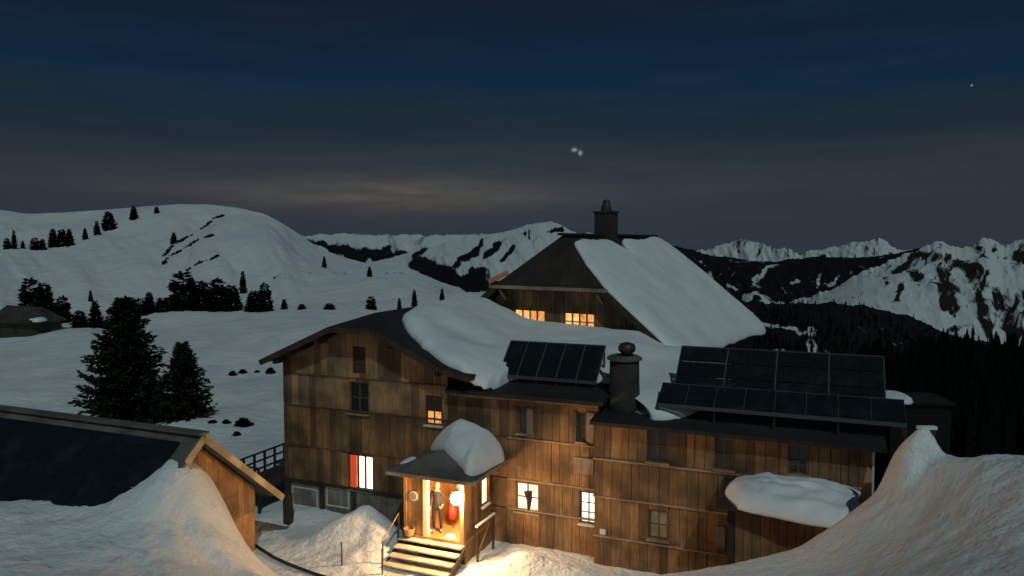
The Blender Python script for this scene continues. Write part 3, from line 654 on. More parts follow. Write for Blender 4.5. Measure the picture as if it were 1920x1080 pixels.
def window(root, s0, s1, z0, z1, k, pane, nx=2, nz=2, sill=True, frame=None, bar=.045, depth=.10, sillm=None):
    """frame (part) with panes and sill (sub-parts); opening face at k-depth"""
    frame = frame or M_frame
    m = MB(); kf = k - depth * .65; fw = .06
    m.box(s0, s0 + fw, kf, kf + .05, z0, z1).box(s1 - fw, s1, kf, kf + .05, z0, z1)
    m.box(s0 + fw, s1 - fw, kf, kf + .05, z0, z0 + fw).box(s0 + fw, s1 - fw, kf, kf + .05, z1 - fw, z1)
    a, b, c_, d = s0 + fw, s1 - fw, z0 + fw, z1 - fw
    for i in range(1, nx): x = a + (b - a) * i / nx; m.box(x - bar / 2, x + bar / 2, kf + .004, kf + .046, c_, d)
    for j in range(1, nz):
        z = c_ + (d - c_) * j / nz
        for i in range(nx):
            xa = a + (b - a) * i / nx + (bar / 2 if i else 0); xb = a + (b - a) * (i + 1) / nx - (bar / 2 if i < nx - 1 else 0)
            m.box(xa, xb, kf + .008, kf + .040, z - bar * .35, z + bar * .35)
    f = m.build('window', frame, root)
    for i in range(nx):
        p = MB().box(a + (b - a) * i / nx + .004, a + (b - a) * (i + 1) / nx - .004, kf + .042, kf + .048, c_, d).build('pane', pane if not isinstance(pane, (list, tuple)) else pane[i % len(pane)], f)
    if sill: MB().box(s0 - .05, s1 + .05, k - depth - .10, kf - .002, z0 - .07, z0 - .003).build('sill', sillm or M_trim, f)
    return f
def rect(fr, x0, y0, x1, y1, k):
    a = fr.at(x0, (y0 + y1) / 2, k)[0]; b = fr.at(x1, (y0 + y1) / 2, k)[0]; z1 = fr.at((x0 + x1) / 2, y0, k)[1]; z0 = fr.at((x0 + x1) / 2, y1, k)[1]
    return (a, b, z0, z1)
def snowcap(name, outline, ctr, basef, T, label, fr=None, p=6.0, rings=16, seg=8, nz=.05, peak=None, m=None, nsc=1.1, lip=.06, tag_=True):
    """cushion of snow over an outline; rounded rim, real thickness"""
    pts = []
    n = len(outline)
    for i in range(n):
        p0, p1, p2, p3 = [np.array(outline[(i + j - 1) % n], float) for j in range(4)]
        for t in np.linspace(0, 1, seg, endpoint=False):
            pts.append(.5 * ((2 * p1) + (-p0 + p2) * t + (2 * p0 - 5 * p1 + 4 * p2 - p3) * t * t + (-p0 + 3 * p1 - 3 * p2 + p3) * t ** 3))
    pts = np.array(pts); c_ = np.array(ctr, float)
    rad = np.linalg.norm(pts - c_, axis=1, keepdims=True); jit = np.clip(rad, 0, 2.0) * .045
    pts = pts + (pts - c_) / rad * jit * fbm(pts[:, 0] * 2.3 + 5, pts[:, 1] * 2.3, 4)[:, None]
    rr_ = np.sin(np.linspace(0, 1, rings) * np.pi / 2); rr_ = rr_[::-1]
    rows = []
    for r in [1.0] + list(rr_):
        q = c_ + (pts - c_) * max(r, .004)
        x, y = q[:, 0], q[:, 1]; b = basef(x, y)
        h = T * (1 - r ** p) ** .5
        if peak is not None: h = h * (1 + peak(x, y))
        z = b + h + nz * fbm(x * nsc, y * nsc + 3, 3) * min(1, (1 - r) * 8)
        rows.append(np.stack([x, y, z], -1))
    rows[0][:, 2] = basef(pts[:, 0], pts[:, 1]) - lip
    # floor of the cushion so it is a closed solid
    fl = np.stack([c_[0] + 0 * pts[:, 0], c_[1] + 0 * pts[:, 0], basef(c_[0] + 0 * pts[:, 0], c_[1] + 0 * pts[:, 0]) - lip], -1)
    V = np.stack([fl] + rows, 0)
    root = None
    o, _ = grid_obj(name, V, m or M_snow_roof, wrap=True)
    if fr: o.location = (fr.o.x, fr.o.y, 0); o.rotation_euler = (0, 0, fr.a)
    if tag_: tag(o, label, 'snow')
    return o

# ---------------------------------------------------------------- gabled wing (left)
SW = 7.46
gw = froot('gabled_wing', FA); tag(gw, 'left wing of the hut with a broad wooden gable, few windows and dark overhanging roof', 'building')
EZ, HZ = 6.78, 8.05                       # wall height at the eaves, height of the clipped gable
slope = (HZ - EZ) / (SW / 2 - .85)
def gtop(s): return min(EZ + slope * min(s + .0, SW - s), HZ)
rows_l = [(1.90, 3.32), (3.32, 4.96), (4.96, 6.25), (6.25, 8.05)]
k0 = 0.10
H_l = [rect(FA, 655, 716, 692, 775, 0), rect(FA, 798, 743, 829, 797, 0), rect(FA, 655, 853, 700, 918, 0), rect(FA, 661, 650, 685, 700, 0)]
MB().add([(0.02, k0, .2), (SW - .02, k0, .2), (SW - .02, k0, EZ), (SW / 2 + .85, k0, HZ), (SW / 2 - .85, k0, HZ), (.02, k0, EZ),
          (0.02, 9.0, .2), (SW - .02, 9.0, .2), (SW - .02, 9.0, EZ), (SW / 2 + .85, 9.0, HZ), (SW / 2 - .85, 9.0, HZ), (.02, 9.0, EZ)],
         [(0, 1, 2, 3, 4, 5), (11, 10, 9, 8, 7, 6), (0, 6, 7, 1), (1, 7, 8, 2), (2, 8, 9, 3), (3, 9, 10, 4), (4, 10, 11, 5), (5, 11, 6, 0)]).build('wall', M_backing, gw)
for i, (a, b) in enumerate(rows_l):
    clad(gw, 0, SW, a, b - .035, k0, H_l, wd=.31, top=gtop if i == 3 else None, mesh=UNIT2 if i >= 2 else UNIT)
for z in (3.32, 4.96, 6.25): MB().box(-.01, SW + .01, -.035, k0, z - .035, z + .012).build('cladding_ledge', M_frame, gw)
MB().box(-.02, .14, -.04, -.002, 1.9, EZ + .05).build('corner_board', M_frame, gw)
window(gw, *H_l[0], k0, M_glass, 2, 2, sill=True)
window(gw, *H_l[1], k0, [M_litor, M_litor], 2, 2, sillm=M_white)
bl = MB().box(H_l[1][0] + .03, H_l[1][1] - .03, -.012, .02, (H_l[1][2] + H_l[1][3]) / 2 - .02, H_l[1][3] - .02).build('roller_blind', M_beam, gw)
window(gw, H_l[2][0], H_l[2][1], H_l[2][2], H_l[2][3], k0, [M_litor, M_litb, M_litb], 3, 1, sillm=M_white, bar=.07)
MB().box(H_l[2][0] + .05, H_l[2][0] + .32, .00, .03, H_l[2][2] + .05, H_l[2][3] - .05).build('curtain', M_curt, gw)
sh = MB().box(H_l[2][0] - .33, H_l[2][0] - .03, -.05, -.018, H_l[2][2], H_l[2][3]); sh.build('shutter', M_pine, gw)
window(gw, *H_l[3], k0, M_beam, 1, 3, sill=False, frame=M_beam)
# stone and plaster base with pale framed openings
zb = 1.90
MB().box(-.02, SW, -.02, k0, .2, zb - .04).build('base_wall', M_plaster, gw)
MB().box(-.05, SW + .02, -.10, -.022, zb - .10, zb + .02).build('base_beam', M_beam, gw)
for x0, x1 in ((548, 596), (612, 655)):
    a, b, c_, d = rect(FA, x0, 914, x1, 951, -.02)
    window(gw, a, b, c_, d, .02, M_plaster, 1, 1, sill=False, frame=M_white, depth=.08)
for px in (540, 603, 662):
    s_ = FA.at(px, 930, -.1)[0]; MB().box(s_ - .09, s_ + .09, -.12, -.022, .5, zb - .11).build('base_post', M_beam, gw)
# roof with clipped gable
RT = .30                                  # vertical lift of the roof skin above the wall line
fo = -.75                                 # front overhang
def rz_(s): return EZ + slope * min(s, SW - s) + RT
xl, xr, yb = -.55, SW + .75, 9.4
hc0, hc1 = SW / 2 - .95, SW / 2 + .95
zc = rz_(SW / 2 - .95); zr = rz_(SW / 2); ys = 1.0
roof = MB()
roof.slab([(xl, fo, rz_(0) + slope * xl), (hc0, fo, zc), (SW / 2, ys, zr), (SW / 2, yb, zr), (xl, yb, rz_(0) + slope * xl)], .16)
roof.slab([(hc1, fo, zc), (SW + .2, fo, rz_(0) - .05), (SW + 1.3, fo, rz_(0) - .28), (SW + 1.3, yb, rz_(0) - .28), (SW + .2, yb, rz_(0) - .05), (SW / 2, yb, zr), (SW / 2, ys, zr)], .16)
roof.slab([(hc0, fo, zc), (hc1, fo, zc), (SW / 2, ys, zr)], .16)
roof.build('roof', M_roofdark, gw)
bb = MB(); lift = .02
bb.bar((xl, fo - .03, rz_(0) + slope * xl - .12), (hc0, fo - .03, zc - .12), .05, .22); bb.bar((hc0, fo - .03, zc - .12), (hc1, fo - .03, zc - .12), .05, .2)
bb.bar((hc1, fo - .03, zc - .12), (SW + .2, fo - .03, rz_(0) - .17), .05, .22); bb.bar((SW + .2, fo - .03, rz_(0) - .17), (SW + 1.3, fo - .03, rz_(0) - .40), .05, .2)
bb.build('barge_board', M_beam, gw)
for s_ in (.10, 2.1, SW - 2.1, SW - .10):
    MB().box(s_ - .08, s_ + .08, fo + .05, k0 - .13, rz_(s_) - .42, rz_(s_) - .22).build('purlin_end', M_beam, gw)

# ---------------------------------------------------------------- long wing (centre and right, lower)
KR = -.5
s_step = FA.at(1115, 800, KR)[0]; s_end = FA.at(1636, 850, KR)[0]
lw = froot('long_wing', FA); tag(lw, 'long low wooden wing of the hut running right from the gabled wing, two staggered parts', 'building')
ZC, ZR = 6.13, 5.62
MB().box(SW + .02, s_step - .02, k0, 8.2, .2, ZC - .02).build('wall', M_backing, lw)
MB().box(s_step, s_end - .03, KR + .10, 7.0, .0, ZR - .02).build('wall', M_backing, lw)
H_c = [rect(FA, 967, 905, 1011, 960, 0), rect(FA, 1087, 922, 1117, 982, 0), rect(FA, 972, 764, 987, 812, 0), rect(FA, 1082, 772, 1099, 828, 0)]
H_r = [rect(FA, 1213, 805, 1253, 866, KR), rect(FA, 1340, 821, 1376, 880, KR), rect(FA, 1216, 957, 1253, 1011, KR), rect(FA, 1478, 838, 1516, 890, KR)]
H_c[1] = (H_c[1][0], s_step - .03, H_c[1][2], H_c[1][3])
rows_c = [(.6, 2.02), (2.02, 3.10), (3.10, 4.58), (4.58, 5.92)]
for a, b in rows_c: clad(lw, SW + .02, s_step, a, b - .03, k0, H_c, wd=.33)
rows_r = [(.35, 1.72), (1.72, 3.06), (3.06, 4.33), (4.33, 5.56)]
for a, b in rows_r: clad(lw, s_step, s_end, a, b - .03, KR + k0, H_r, wd=.31)
for z in (2.02, 3.10, 4.58): MB().box(SW + 2.4, s_step - .001, -.06, k0, z - .03, z + .02).build('cladding_ledge', M_trim, lw)
for z in (1.72, 3.06, 4.33): MB().box(s_step - .03, s_end, KR - .07, KR + k0, z - .03, z + .025).build('cladding_ledge', M_trim, lw)
MB().box(SW + .1, s_step - .001, -.10, k0, 5.92, 6.00).build('fascia', M_trim, lw)
MB().box(SW + .1, s_step - .02, -.16, -.02, 6.06, 6.18).build('gutter_board', M_trim, lw)
MB().box(s_step - .04, s_end + .03, KR - .14, KR + k0, 5.56, 5.66).build('fascia', M_trim, lw)
MB().box(s_end - .0, s_end + .06, KR - .05, KR + .10, 3.0, 5.55).build('downpipe', M_white, lw)
window(lw, *H_c[0], k0, M_litw, 2, 2, sillm=M_trim); window(lw, *H_c[1], k0, M_litb, 2, 3, sillm=M_white)
pl = MB(); cx = (H_c[0][0] + H_c[0][1]) / 2 + .05
pl.tube([(cx, .0, H_c[0][2] + .10), (cx + .02, .0, H_c[0][2] + .45), (cx - .03, .0, H_c[0][2] + .75)], [.05, .10, .16], 7)
tag(pl.build('hanging_ornament', M_beam), 'dark ornament hanging inside the lit window beside the porch', 'ornament').parent = None
bpy.data.objects['hanging_ornament'].location = (FA.o.x, FA.o.y, 0); bpy.data.objects['hanging_ornament'].rotation_euler = (0, 0, FA.a)
for h in H_c[2:]:
    window(lw, *h, k0, M_glass, 1, 2)
    w_ = h[1] - h[0]; MB().box(h[1] + .02, h[1] + w_ * .9, -.05, -.015, h[2], h[3]).build('shutter', M_trim, lw)
    MB().box(h[0] - w_ * .45, h[0] - .02, -.05, -.015, h[2], h[3]).build('shutter', M_frame, lw)
for h, g_ in zip(H_r, (M_glass, M_glass, M_dim, M_glass)): window(lw, *h, KR + k0, g_, 2, 2)
a, b, c_, d = rect(FA, 1076, 859, 1113, 889, -.06)
MB().box(a, b, -.06, -.015, c_, d).build('notice_board', M_trim, lw); 
s_, z_ = FA.at(1130, 997, KR - .03); MB().box(s_ - .10, s_ + .10, KR - .05, KR - .016, z_ - .09, z_ + .09).build('wall_plate', M_white, lw)
def zroof_c(k): return 6.20 + .115 * (k + .4)
def zroof_r(k): return 5.68 + .115 * (k + .9)
roof = MB()
roof.slab([(SW + .1, -.40, zroof_c(-.4)), (s_step + .25, -.40, zroof_c(-.4)), (s_step + .25, 9, zroof_c(9)), (SW + .1, 9, zroof_c(9))], .14)
roof.build('roof', M_roofdark, lw)
roof = MB()
roof.slab([(s_step - .05, -.95, zroof_r(-.95)), (s_end + .35, -.95, zroof_r(-.95)), (s_end + .35, 7.5, zroof_r(7.5)), (s_step - .05, 7.5, zroof_r(7.5))], .12)
roof.build('roof', M_roofdark, lw)

# ---------------------------------------------------------------- main house
mh = froot('main_house', FM); tag(mh, 'tall main house behind with a steep snow-covered roof, clipped gable and two lit windows', 'building')
WM = 6.49; ZE = 6.55; ZRD = 11.85; ZH = 9.45
sl = (ZRD - ZE) / WM; hw = (ZRD - ZH) / sl; LM = 14.2
roof = MB()
for sg in (1, -1):
    pts = [(sg * WM, 0, ZE), (sg * WM, LM, ZE), (sg * (hw - 0.7), LM, ZRD - sl * (hw - .7)), (0, LM - 1.0, ZRD), (0, 1.5, ZRD), (sg * hw, 0, ZH)]
    roof.slab(pts if sg > 0 else pts[::-1], .22)
roof.build('roof', M_roofdark, mh)
h_ = MB(); h_.slab([(-hw, 0, ZH), (hw, 0, ZH), (0, 1.5, ZRD)], .2); h_.build('clipped_gable_roof', M_hip, mh); h_ = MB(); h_.slab([((hw - .7), LM, ZRD - sl * (hw - .7)), (-(hw - .7), LM, ZRD - sl * (hw - .7)), (0, LM - 1, ZRD)], .2); h_.build('clipped_gable_roof', M_hip, mh)
MB().bar((0, 1.3, ZRD + .06), (0, LM - 1.0, ZRD + .06), .35, .12).build('ridge_cap', M_roofdark, mh)
MB().bar((-hw - .3, -.05, ZH - .10), (hw + .2, -.05, ZH - .10), .10, .16).build('gutter', M_trim, mh)
bb = MB(); bb.bar((WM, -.04, ZE - .15), (hw, -.04, ZH - .15), .06, .30); bb.build('barge_board', M_beam, mh); bb = MB(); bb.bar((-WM, -.04, ZE - .15), (-hw, -.04, ZH - .15), .06, .30); bb.build('barge_board', M_beam, mh)
KM = .75
def mtop(s): return min(ZRD - .35 - sl * abs(s), ZH - .12)
MB().add([(-5.9, KM, 0), (5.9, KM, 0), (5.9, KM, mtop(5.9)), (hw, KM, mtop(hw)), (-hw, KM, mtop(hw)), (-5.9, KM, mtop(5.9)),
          (-5.9, LM - .6, 0), (5.9, LM - .6, 0), (5.9, LM - .6, mtop(5.9)), (hw, LM - .6, mtop(hw)), (-hw, LM - .6, mtop(hw)), (-5.9, LM - .6, mtop(5.9))],
         [(0, 1, 2, 3, 4, 5), (11, 10, 9, 8, 7, 6), (0, 6, 7, 1), (1, 7, 8, 2), (2, 8, 9, 3), (3, 9, 10, 4), (4, 10, 11, 5), (5, 11, 6, 0)]).build('wall', M_backing, mh)
H_m = [rect(FM, 966, 580, 1024, 613, KM), rect(FM, 1059, 586, 1117, 621, KM)]
clad(mh, -5.9, 5.9, 5.6, ZH - .1, KM, H_m, wd=.27, top=mtop)
window(mh, *H_m[0], KM, [M_lity, M_lity, M_litor, M_litor], 4, 1, bar=.07, sillm=M_pine); window(mh, *H_m[1], KM, [M_lity, M_lity, M_litor, M_litor], 4, 2, bar=.07, sillm=M_pine)
for s_ in (-2.7, 2.6): MB().bar((s_, .05, ZH - .25), (s_, KM - .12, ZH - .75), .10, .10).build('bracket', M_trim, mh)
# left side roof edge strip, the reddish light on it painted into its colour
MB().slab([(-WM - .6, .3, 9.95 - .4), (-4.2, .3, 10.45 - .4), (-4.2, 1.1, 10.5 - .4), (-WM - .6, 1.1, 10.0 - .4)], .06) if False else None
dm = MB(); q0 = P(915, 524, 39.0); q1 = P(952, 506, 39.3); q2 = P(954, 512, 39.0); q3 = P(917, 530, 38.7)
def tol(fr, v): a_, b_ = fr.loc(v); return (a_, b_, v.z)
dm.slab([tol(FM, q3), tol(FM, q2), tol(FM, q1), tol(FM, q0)], .08); dm.build('lit_roof_edge', mat('painted reddish edge light', (.62, .22, .17), .5), mh)
# chimney of the main house
ch = MB(); kc = 6.3
ch.box(-.48, .48, kc - .45, kc + .45, ZRD - .6, ZRD + 1.25); co = ch.build('chimney', M_soot, mh)
MB().box(-.55, .55, kc - .52, kc + .52, ZRD + 1.252, ZRD + 1.33).build('chimney_slab', M_soot, co)
MB().lathe((0, kc, ZRD + 1.33), [(.30, 0), (.26, .25), (.18, .45), (.19, .5), (.14, .62)], 12).build('chimney_pot', M_metal, co)
MB().slab([(.48, kc - .5, ZRD - .38), (1.25, kc - .55, ZRD - 1.0), (1.25, kc + .3, ZRD - 1.0), (.48, kc + .5, ZRD - .38)], .05, (0, 0, 1)).build('chimney_flashing', M_roofdark, co)
# snow on the right slope of the main roof
def mbase(x, y): return ZRD - sl * np.abs(x) + .0
snowcap('roof_snow', [(.45, 2.1), (1.05, 1.2), (hw + .05, .10), (4.6, .12), (WM - .15, .15), (WM + .12, .9), (WM + .12, 5), (WM + .10, 10), (WM + .05, LM - .2), (4.2, LM), (hw - .5, LM), (.3, LM - .9), (.4, 10), (.45, 7.2), (1.5, 6.4), (.45, 5.5), (.45, 4)],
        (3.3, 7.2), mbase, .38, 'smooth thick snow sheet on the steep right slope of the tall main house roof', FM, p=14, rings=34, nz=.07, nsc=.9)

# ---------------------------------------------------------------- snow on the lower roofs
def lowbase(x, y):
    zl = np.where(x < SW + .2, EZ + slope * np.minimum(x, SW - x) + RT, EZ + RT - .05 - .21 * (x - SW - .2))
    zl = np.where(x > SW + 1.3, -9, zl)
    zc_ = np.where(x < s_step + .25, 6.20 + .115 * (y + .4), 5.68 + .115 * (y + .9))
    a = np.maximum(zl, zc_); return a
def lowsm(x, y):
    s = 0
    for dx in (-.5, -.25, 0, .25, .5): s = s + lowbase(x + dx, y)
    return s / 5 + .02
snowcap('roof_snow', [(4.9, 1.2), (6.1, .25), (7.4, -.30), (8.9, -.45), (9.35, .10), (9.9, 1.5), (13.2, 1.7), (14.1, 1.75), (14.75, .5), (15.2, -.35), (16.2, .5), (17.0, 3.5), (16.5, 7.2), (14.0, 8.0), (11, 8.9), (8, 9.6), (5.0, 9.9), (4.0, 9.2), (4.0, 5), (4.3, 2.4)],
        (9.0, 5.0), lowsm, .50, 'big rounded snow cover between the gabled wing and the main house, under its lit windows', FA, p=12, rings=36, nz=.11, nsc=.8,
        peak=lambda x, y: .25 * np.exp(-((x - 6.5) / 2.2) ** 2 - ((y - 4.5) / 3.5) ** 2))

# ---------------------------------------------------------------- round chimney tower
ct = P(1170, 780, 25.3); ce = empty('round_chimney', (ct.x, ct.y, 5.4)); tag(ce, 'stout grey round chimney with a flat rim and dark cowl between the two solar arrays', 'chimney')
MB().lathe((0, 0, 0), [(.60, 0), (.56, .6), (.52, 1.2), (.50, 2.1)], 20).build('shaft', M_stone, ce, True)
MB().lathe((0, 0, 2.1), [(.50, 0), (.60, .03), (.60, .10), (.48, .16)], 20).build('rim', M_grey, ce)
MB().lathe((.08, 0, 2.26), [(.20, 0), (.21, .10), (.29, .16), (.30, .30), (.24, .40), (.10, .45)], 14).build('cowl', M_metal, ce, True)

# ---------------------------------------------------------------- solar arrays
PAN = bpy.data.meshes.new('solar_panel'); _m = MB().box(0, 1, 0, 1, 0, 1); PAN.from_pydata(_m.v, [], _m.f); PAN.update(); PAN.materials.append(M_panel)
def array(label, s0, s1, n, rows, k_, z_, h, tilt, gap=.03, group=None, rail=True, z_rf=None):
    e = empty('solar_array', FA.w(s0, k_, z_), FA.a); tag(e, label, 'solar panels', group)
    tl = math.radians(tilt); w_ = (s1 - s0) / n
    for j in range(rows):
        y0 = j * (h / rows)
        for i in range(n):
            o = bpy.data.objects.new('solar_panel', PAN); C.objects.link(o); o.parent = e
            o.rotation_euler = (tl, 0, 0); yy = y0 + gap * .5
            o.location = (i * w_ + gap / 2, yy * math.cos(tl), yy * math.sin(tl)); o.scale = (w_ - gap, h / rows - gap, .045)
    for i in range(n + 1):
        x = min(max(i * w_, .02), s1 - s0 - .02)
        MB().bar((x, .0 + .02, -.0), (x, h * math.cos(tl) + .02, h * math.sin(tl)), gap * 1.1, .05).build('mounting_rail', M_alu, e)
        if i % 2 == 0 or n < 6:
            zz = (z_rf - z_) if z_rf else -.4
            MB().bar((x, h * math.cos(tl) * .9, h * math.sin(tl) * .9 - .06), (x, h * math.cos(tl) * .9, zz), .06, .06).build('support_strut', M_beam, e)
            MB().bar((x, .03, -.05), (x, .03, zz), .06, .06).build('support_strut', M_beam, e)
    MB().box(0, s1 - s0, -.07, -.01, -.10, .02).build('front_rail', M_alu, e)
    MB().bar((0, h * math.cos(tl) + .03, h * math.sin(tl) + .02), (s1 - s0, h * math.cos(tl) + .03, h * math.sin(tl) + .02), .05, .05).build('top_rail', M_alu, e)
    return e
a0, z0_ = FA.at(934, 702, 1.0); a1, _z = FA.at(1118, 714, 1.0)
array('small solar array of five tilted panels on the snowy roof left of the round chimney', a0, a1, 5, 1, 1.0, z0_, 1.62, 42, z_rf=6.3, gap=.05)
b0, zb0 = FA.at(1262, 734, 1.0); b1, _z = FA.at(1662, 760, 1.0)
array('large dark solar array of four columns on the right roof, upper tilted field', b0, b1, 4, 3, 1.0, zb0, 2.05, 40, gap=.05, z_rf=5.9)
c0, zc0 = FA.at(1232, 756, -.15); c1, _z = FA.at(1700, 795, -.15)
array('long low row of dark solar panels along the roof edge below the large array', c0, c1, 8, 1, -.15, zc0, .98, 30, gap=.03, z_rf=5.7)
def flat(z): return lambda x, y: z + 0 * x
sn0 = FA.at(1658, 755, .6)[0]; sn1 = FA.at(1697, 757, .6)[0]
if False: snowcap('snow_patch', [(sn0, .45), (sn1, .45), (sn1, 1.0), (sn0, 1.0)], ((sn0 + sn1) / 2, .72), flat(zc0 + .36), .20, 'small strip of snow lying at the right end of the large solar array', FA, p=8, rings=6, seg=4)

# ---------------------------------------------------------------- porch
KP = -2.43
p0 = FA.at(757, 960, KP)[0]; p1 = FA.at(869, 960, KP)[0]; FZ = 1.54; PZ = 3.72
po = froot('entrance_porch', FA); tag(po, 'small lit entrance porch with a grey hipped roof, wooden steps and open doorway', 'porch')
MB().box(p0, p1, KP, -.04, FZ - .14, FZ).build('floor', M_pine, po)
MB().box(p0 + .03, p1 - .03, KP + .10, -.04, .3, FZ - .143).build('base', M_beam, po)
MB().box(p1 - .13, p1, KP, KP + .13, FZ, PZ).build('post', M_pine, po)
MB().box(p0, p0 + .10, KP, KP + .10, FZ, PZ).build('post', M_pine, po)
sj = FA.at(794, 960, KP)[0]; sj2 = FA.at(802, 960, KP)[0]
MB().box(sj, sj2, KP - .03, KP + .12, FZ, PZ - .05).build('door_jamb', mat('pale painted door jamb', (.75, .62, .42), .6), po)
MB().box(p0 + .10, p1 - .13, KP + .01, KP + .12, PZ - .13, PZ).build('lintel', M_pine, po)
clad(po, p0 + .10, sj, FZ, PZ - .13, KP + .09, wd=.16, mesh=UNIT3, thick=.05)
# side walls: right one with a small lit window; boards run along the depth
def sidewall(x, x2, holes, mesh):
    n = 9; ks = [KP + .13 + (-.10 - KP - .13) * i / n for i in range(n + 1)]
    for a_, b_ in zip(ks[:-1], ks[1:]):
        mid = (a_ + b_) / 2; seg = [(FZ - .9, PZ - .02)]
        for h in holes:
            if h[0] < mid < h[1]: seg = [(FZ - .9, h[2]), (h[3], PZ - .02)]
        for c_, d_ in seg: ubox(po, mesh, x, x2, a_ + .004, b_ - .004, c_, d_)
sidewall(p1 - .06, p1 - .005, [(-1.0, -.45, FZ + .75, FZ + 1.75)], UNIT)
wf = MB().box(p1 - .05, p1 - .01, -1.01, -.95, FZ + .75, FZ + 1.75).box(p1 - .05, p1 - .01, -.51, -.45, FZ + .75, FZ + 1.75).box(p1 - .05, p1 - .01, -.95, -.51, FZ + .75, FZ + .81).box(p1 - .05, p1 - .01, -.95, -.51, FZ + 1.69, FZ + 1.75).build('window', M_frame, po)
MB().box(p1 - .045, p1 - .035, -.95, -.51, FZ + .81, FZ + 1.69).build('pane', M_litw, wf)
MB().box(p1 - .005, p1 + .10, -1.05, -.42, FZ + .68, FZ + .74).build('sill', M_white, wf)
sidewall(p0 + .005, p0 + .06, [], UNIT3)
# inner back wall with open door
MB().box(p0 + .06, p1 - .06, -.11, -.05, FZ, PZ - .02).build('inner_wall', M_pine, po)
do = MB().box(p0 + .75, p0 + 1.55, -.16, -.115, FZ, FZ + 2.0).build('door', M_board_gr, po)
MB().box(p0 + .9, p0 + 1.4, -.175, -.162, FZ + 1.0, FZ + 1.8).build('pane', M_lity, do)
MB().tube([(p0 + 1.45, -.17, FZ + .95), (p0 + 1.45, -.23, FZ + .95), (p0 + 1.36, -.23, FZ + .95)], .014, 6).build('handle', M_alu, do)
MB().box(p0 + .06, p1 - .06, KP + .13, -.115, PZ - .06, PZ - .02).build('ceiling', M_pine, po)
# steps
M_step = wood('snow-dusted pale treads', (.50, .40, .28), (.66, .57, .44), (.78, .73, .64), rnd=False, sc=.5)
for i in range(5):
    z = FZ - .17 * i - .10; kk = KP - .33 * (i + 1) + .05
    MB().box(p0 - .06 - .0 * i, p1 + .02, kk, kk + .36, z - .05, z).build('step', M_step, po)
MB().slab([(p0 - .10, KP - .02, FZ - .12), (p0 - .10, KP - 1.65, .62), (p0 - .10, KP - 1.65, .38), (p0 - .10, KP - .02, FZ - .36)], .05, (1, 0, 0)).build('stringer', M_beam, po)
MB().slab([(p1 + .03, KP - .02, FZ - .12), (p1 + .03, KP - 1.65, .62), (p1 + .03, KP - 1.65, .38), (p1 + .03, KP - .02, FZ - .36)], .05, (1, 0, 0)).build('stringer', M_beam, po)
# roof
e0 = FA.at(724, 887, KP - .45)[0]; e1 = FA.at(886, 912, KP - .45)[0]; ke = KP - .45
ap = ((e0 + e1) / 2 + .08, -1.55); ZP = 4.42; EV = 3.80
rf = MB(); rf.slab([(e0, ke, EV), (e1, ke, EV), (ap[0], ap[1], ZP)], .07)
rf.slab([(e1, ke, EV), (e1 + .05, -.05, EV + .02), (ap[0], -.05, ZP + .02), (ap[0], ap[1], ZP)], .07)
rf.slab([(e0, -.05, EV), (e0, ke, EV), (ap[0], ap[1], ZP), (ap[0], -.05, ZP + .02)], .07)
rf.build('roof', M_grey, po)
fb = MB(); fb.bar((e0, ke - .02, EV - .07), (e1, ke - .02, EV - .07), .04, .12); fb.bar((e1 + .02, ke, EV - .07), (e1 + .07, -.1, EV - .06), .04, .12); fb.build('fascia', M_trim, po)
def pbase(x, y):
    f = EV + (ZP - EV) * np.clip(np.minimum((x - e0) / (ap[0] - e0), (e1 - x) / (e1 - ap[0])), 0, 1)
    g_ = EV + (ZP - EV) * np.clip((y - ke) / (ap[1] - ke), 0, 1); return np.minimum(f, g_) - .01
snowcap('porch_roof_snow', [(ap[0] - .95, -1.0), (ap[0] - .25, -1.58), (ap[0] + .30, -1.95), (ap[0] + .75, ke + .62), (e1 - .34, ke + .28), (e1 - .10, ke + .55), (e1 - .02, -1.3), (e1 - .05, -.15), (ap[0] + .5, -.08), (e0 + .9, -.1), (e0 + .5, -.6)],
        (ap[0] + .98, -.90), pbase, .98, 'tall peaked heap of snow on the porch roof', FA, p=1.5, rings=20, nz=.07, nsc=1.4)
snowcap('porch_edge_snow', [(e0 + .12, ke + .9), (e0 + .22, ke + .55), (e0 + .55, ke + .55), (e0 + .6, ke + 1.0), (e0 + .3, ke + 1.2)], (e0 + .36, ke + .85), pbase, .12, 'small leftover patch of snow on the left corner of the porch roof', FA, p=2.5, rings=6, seg=5, nz=.01)
# lamp at the front right corner
lc = FA.at(862, 931, KP + .02); lx = lc[0]; lz = lc[1]
le = empty('porch_lamp', FA.w(lx, KP - .19, lz), FA.a); tag(le, 'glowing round lamp hanging at the right front corner of the porch', 'lamp')
MB().lathe((0, 0, 0), [(.02, -.21), (.13, -.17), (.19, -.09), (.21, 0), (.19, .09), (.13, .17), (.03, .21)], 20).build('globe', M_bulb, le, True)
MB().lathe((0, 0, .21), [(.06, 0), (.06, .05), (.015, .07), (.015, PZ - lz - .18)], 10).build('stem', M_metal, le)
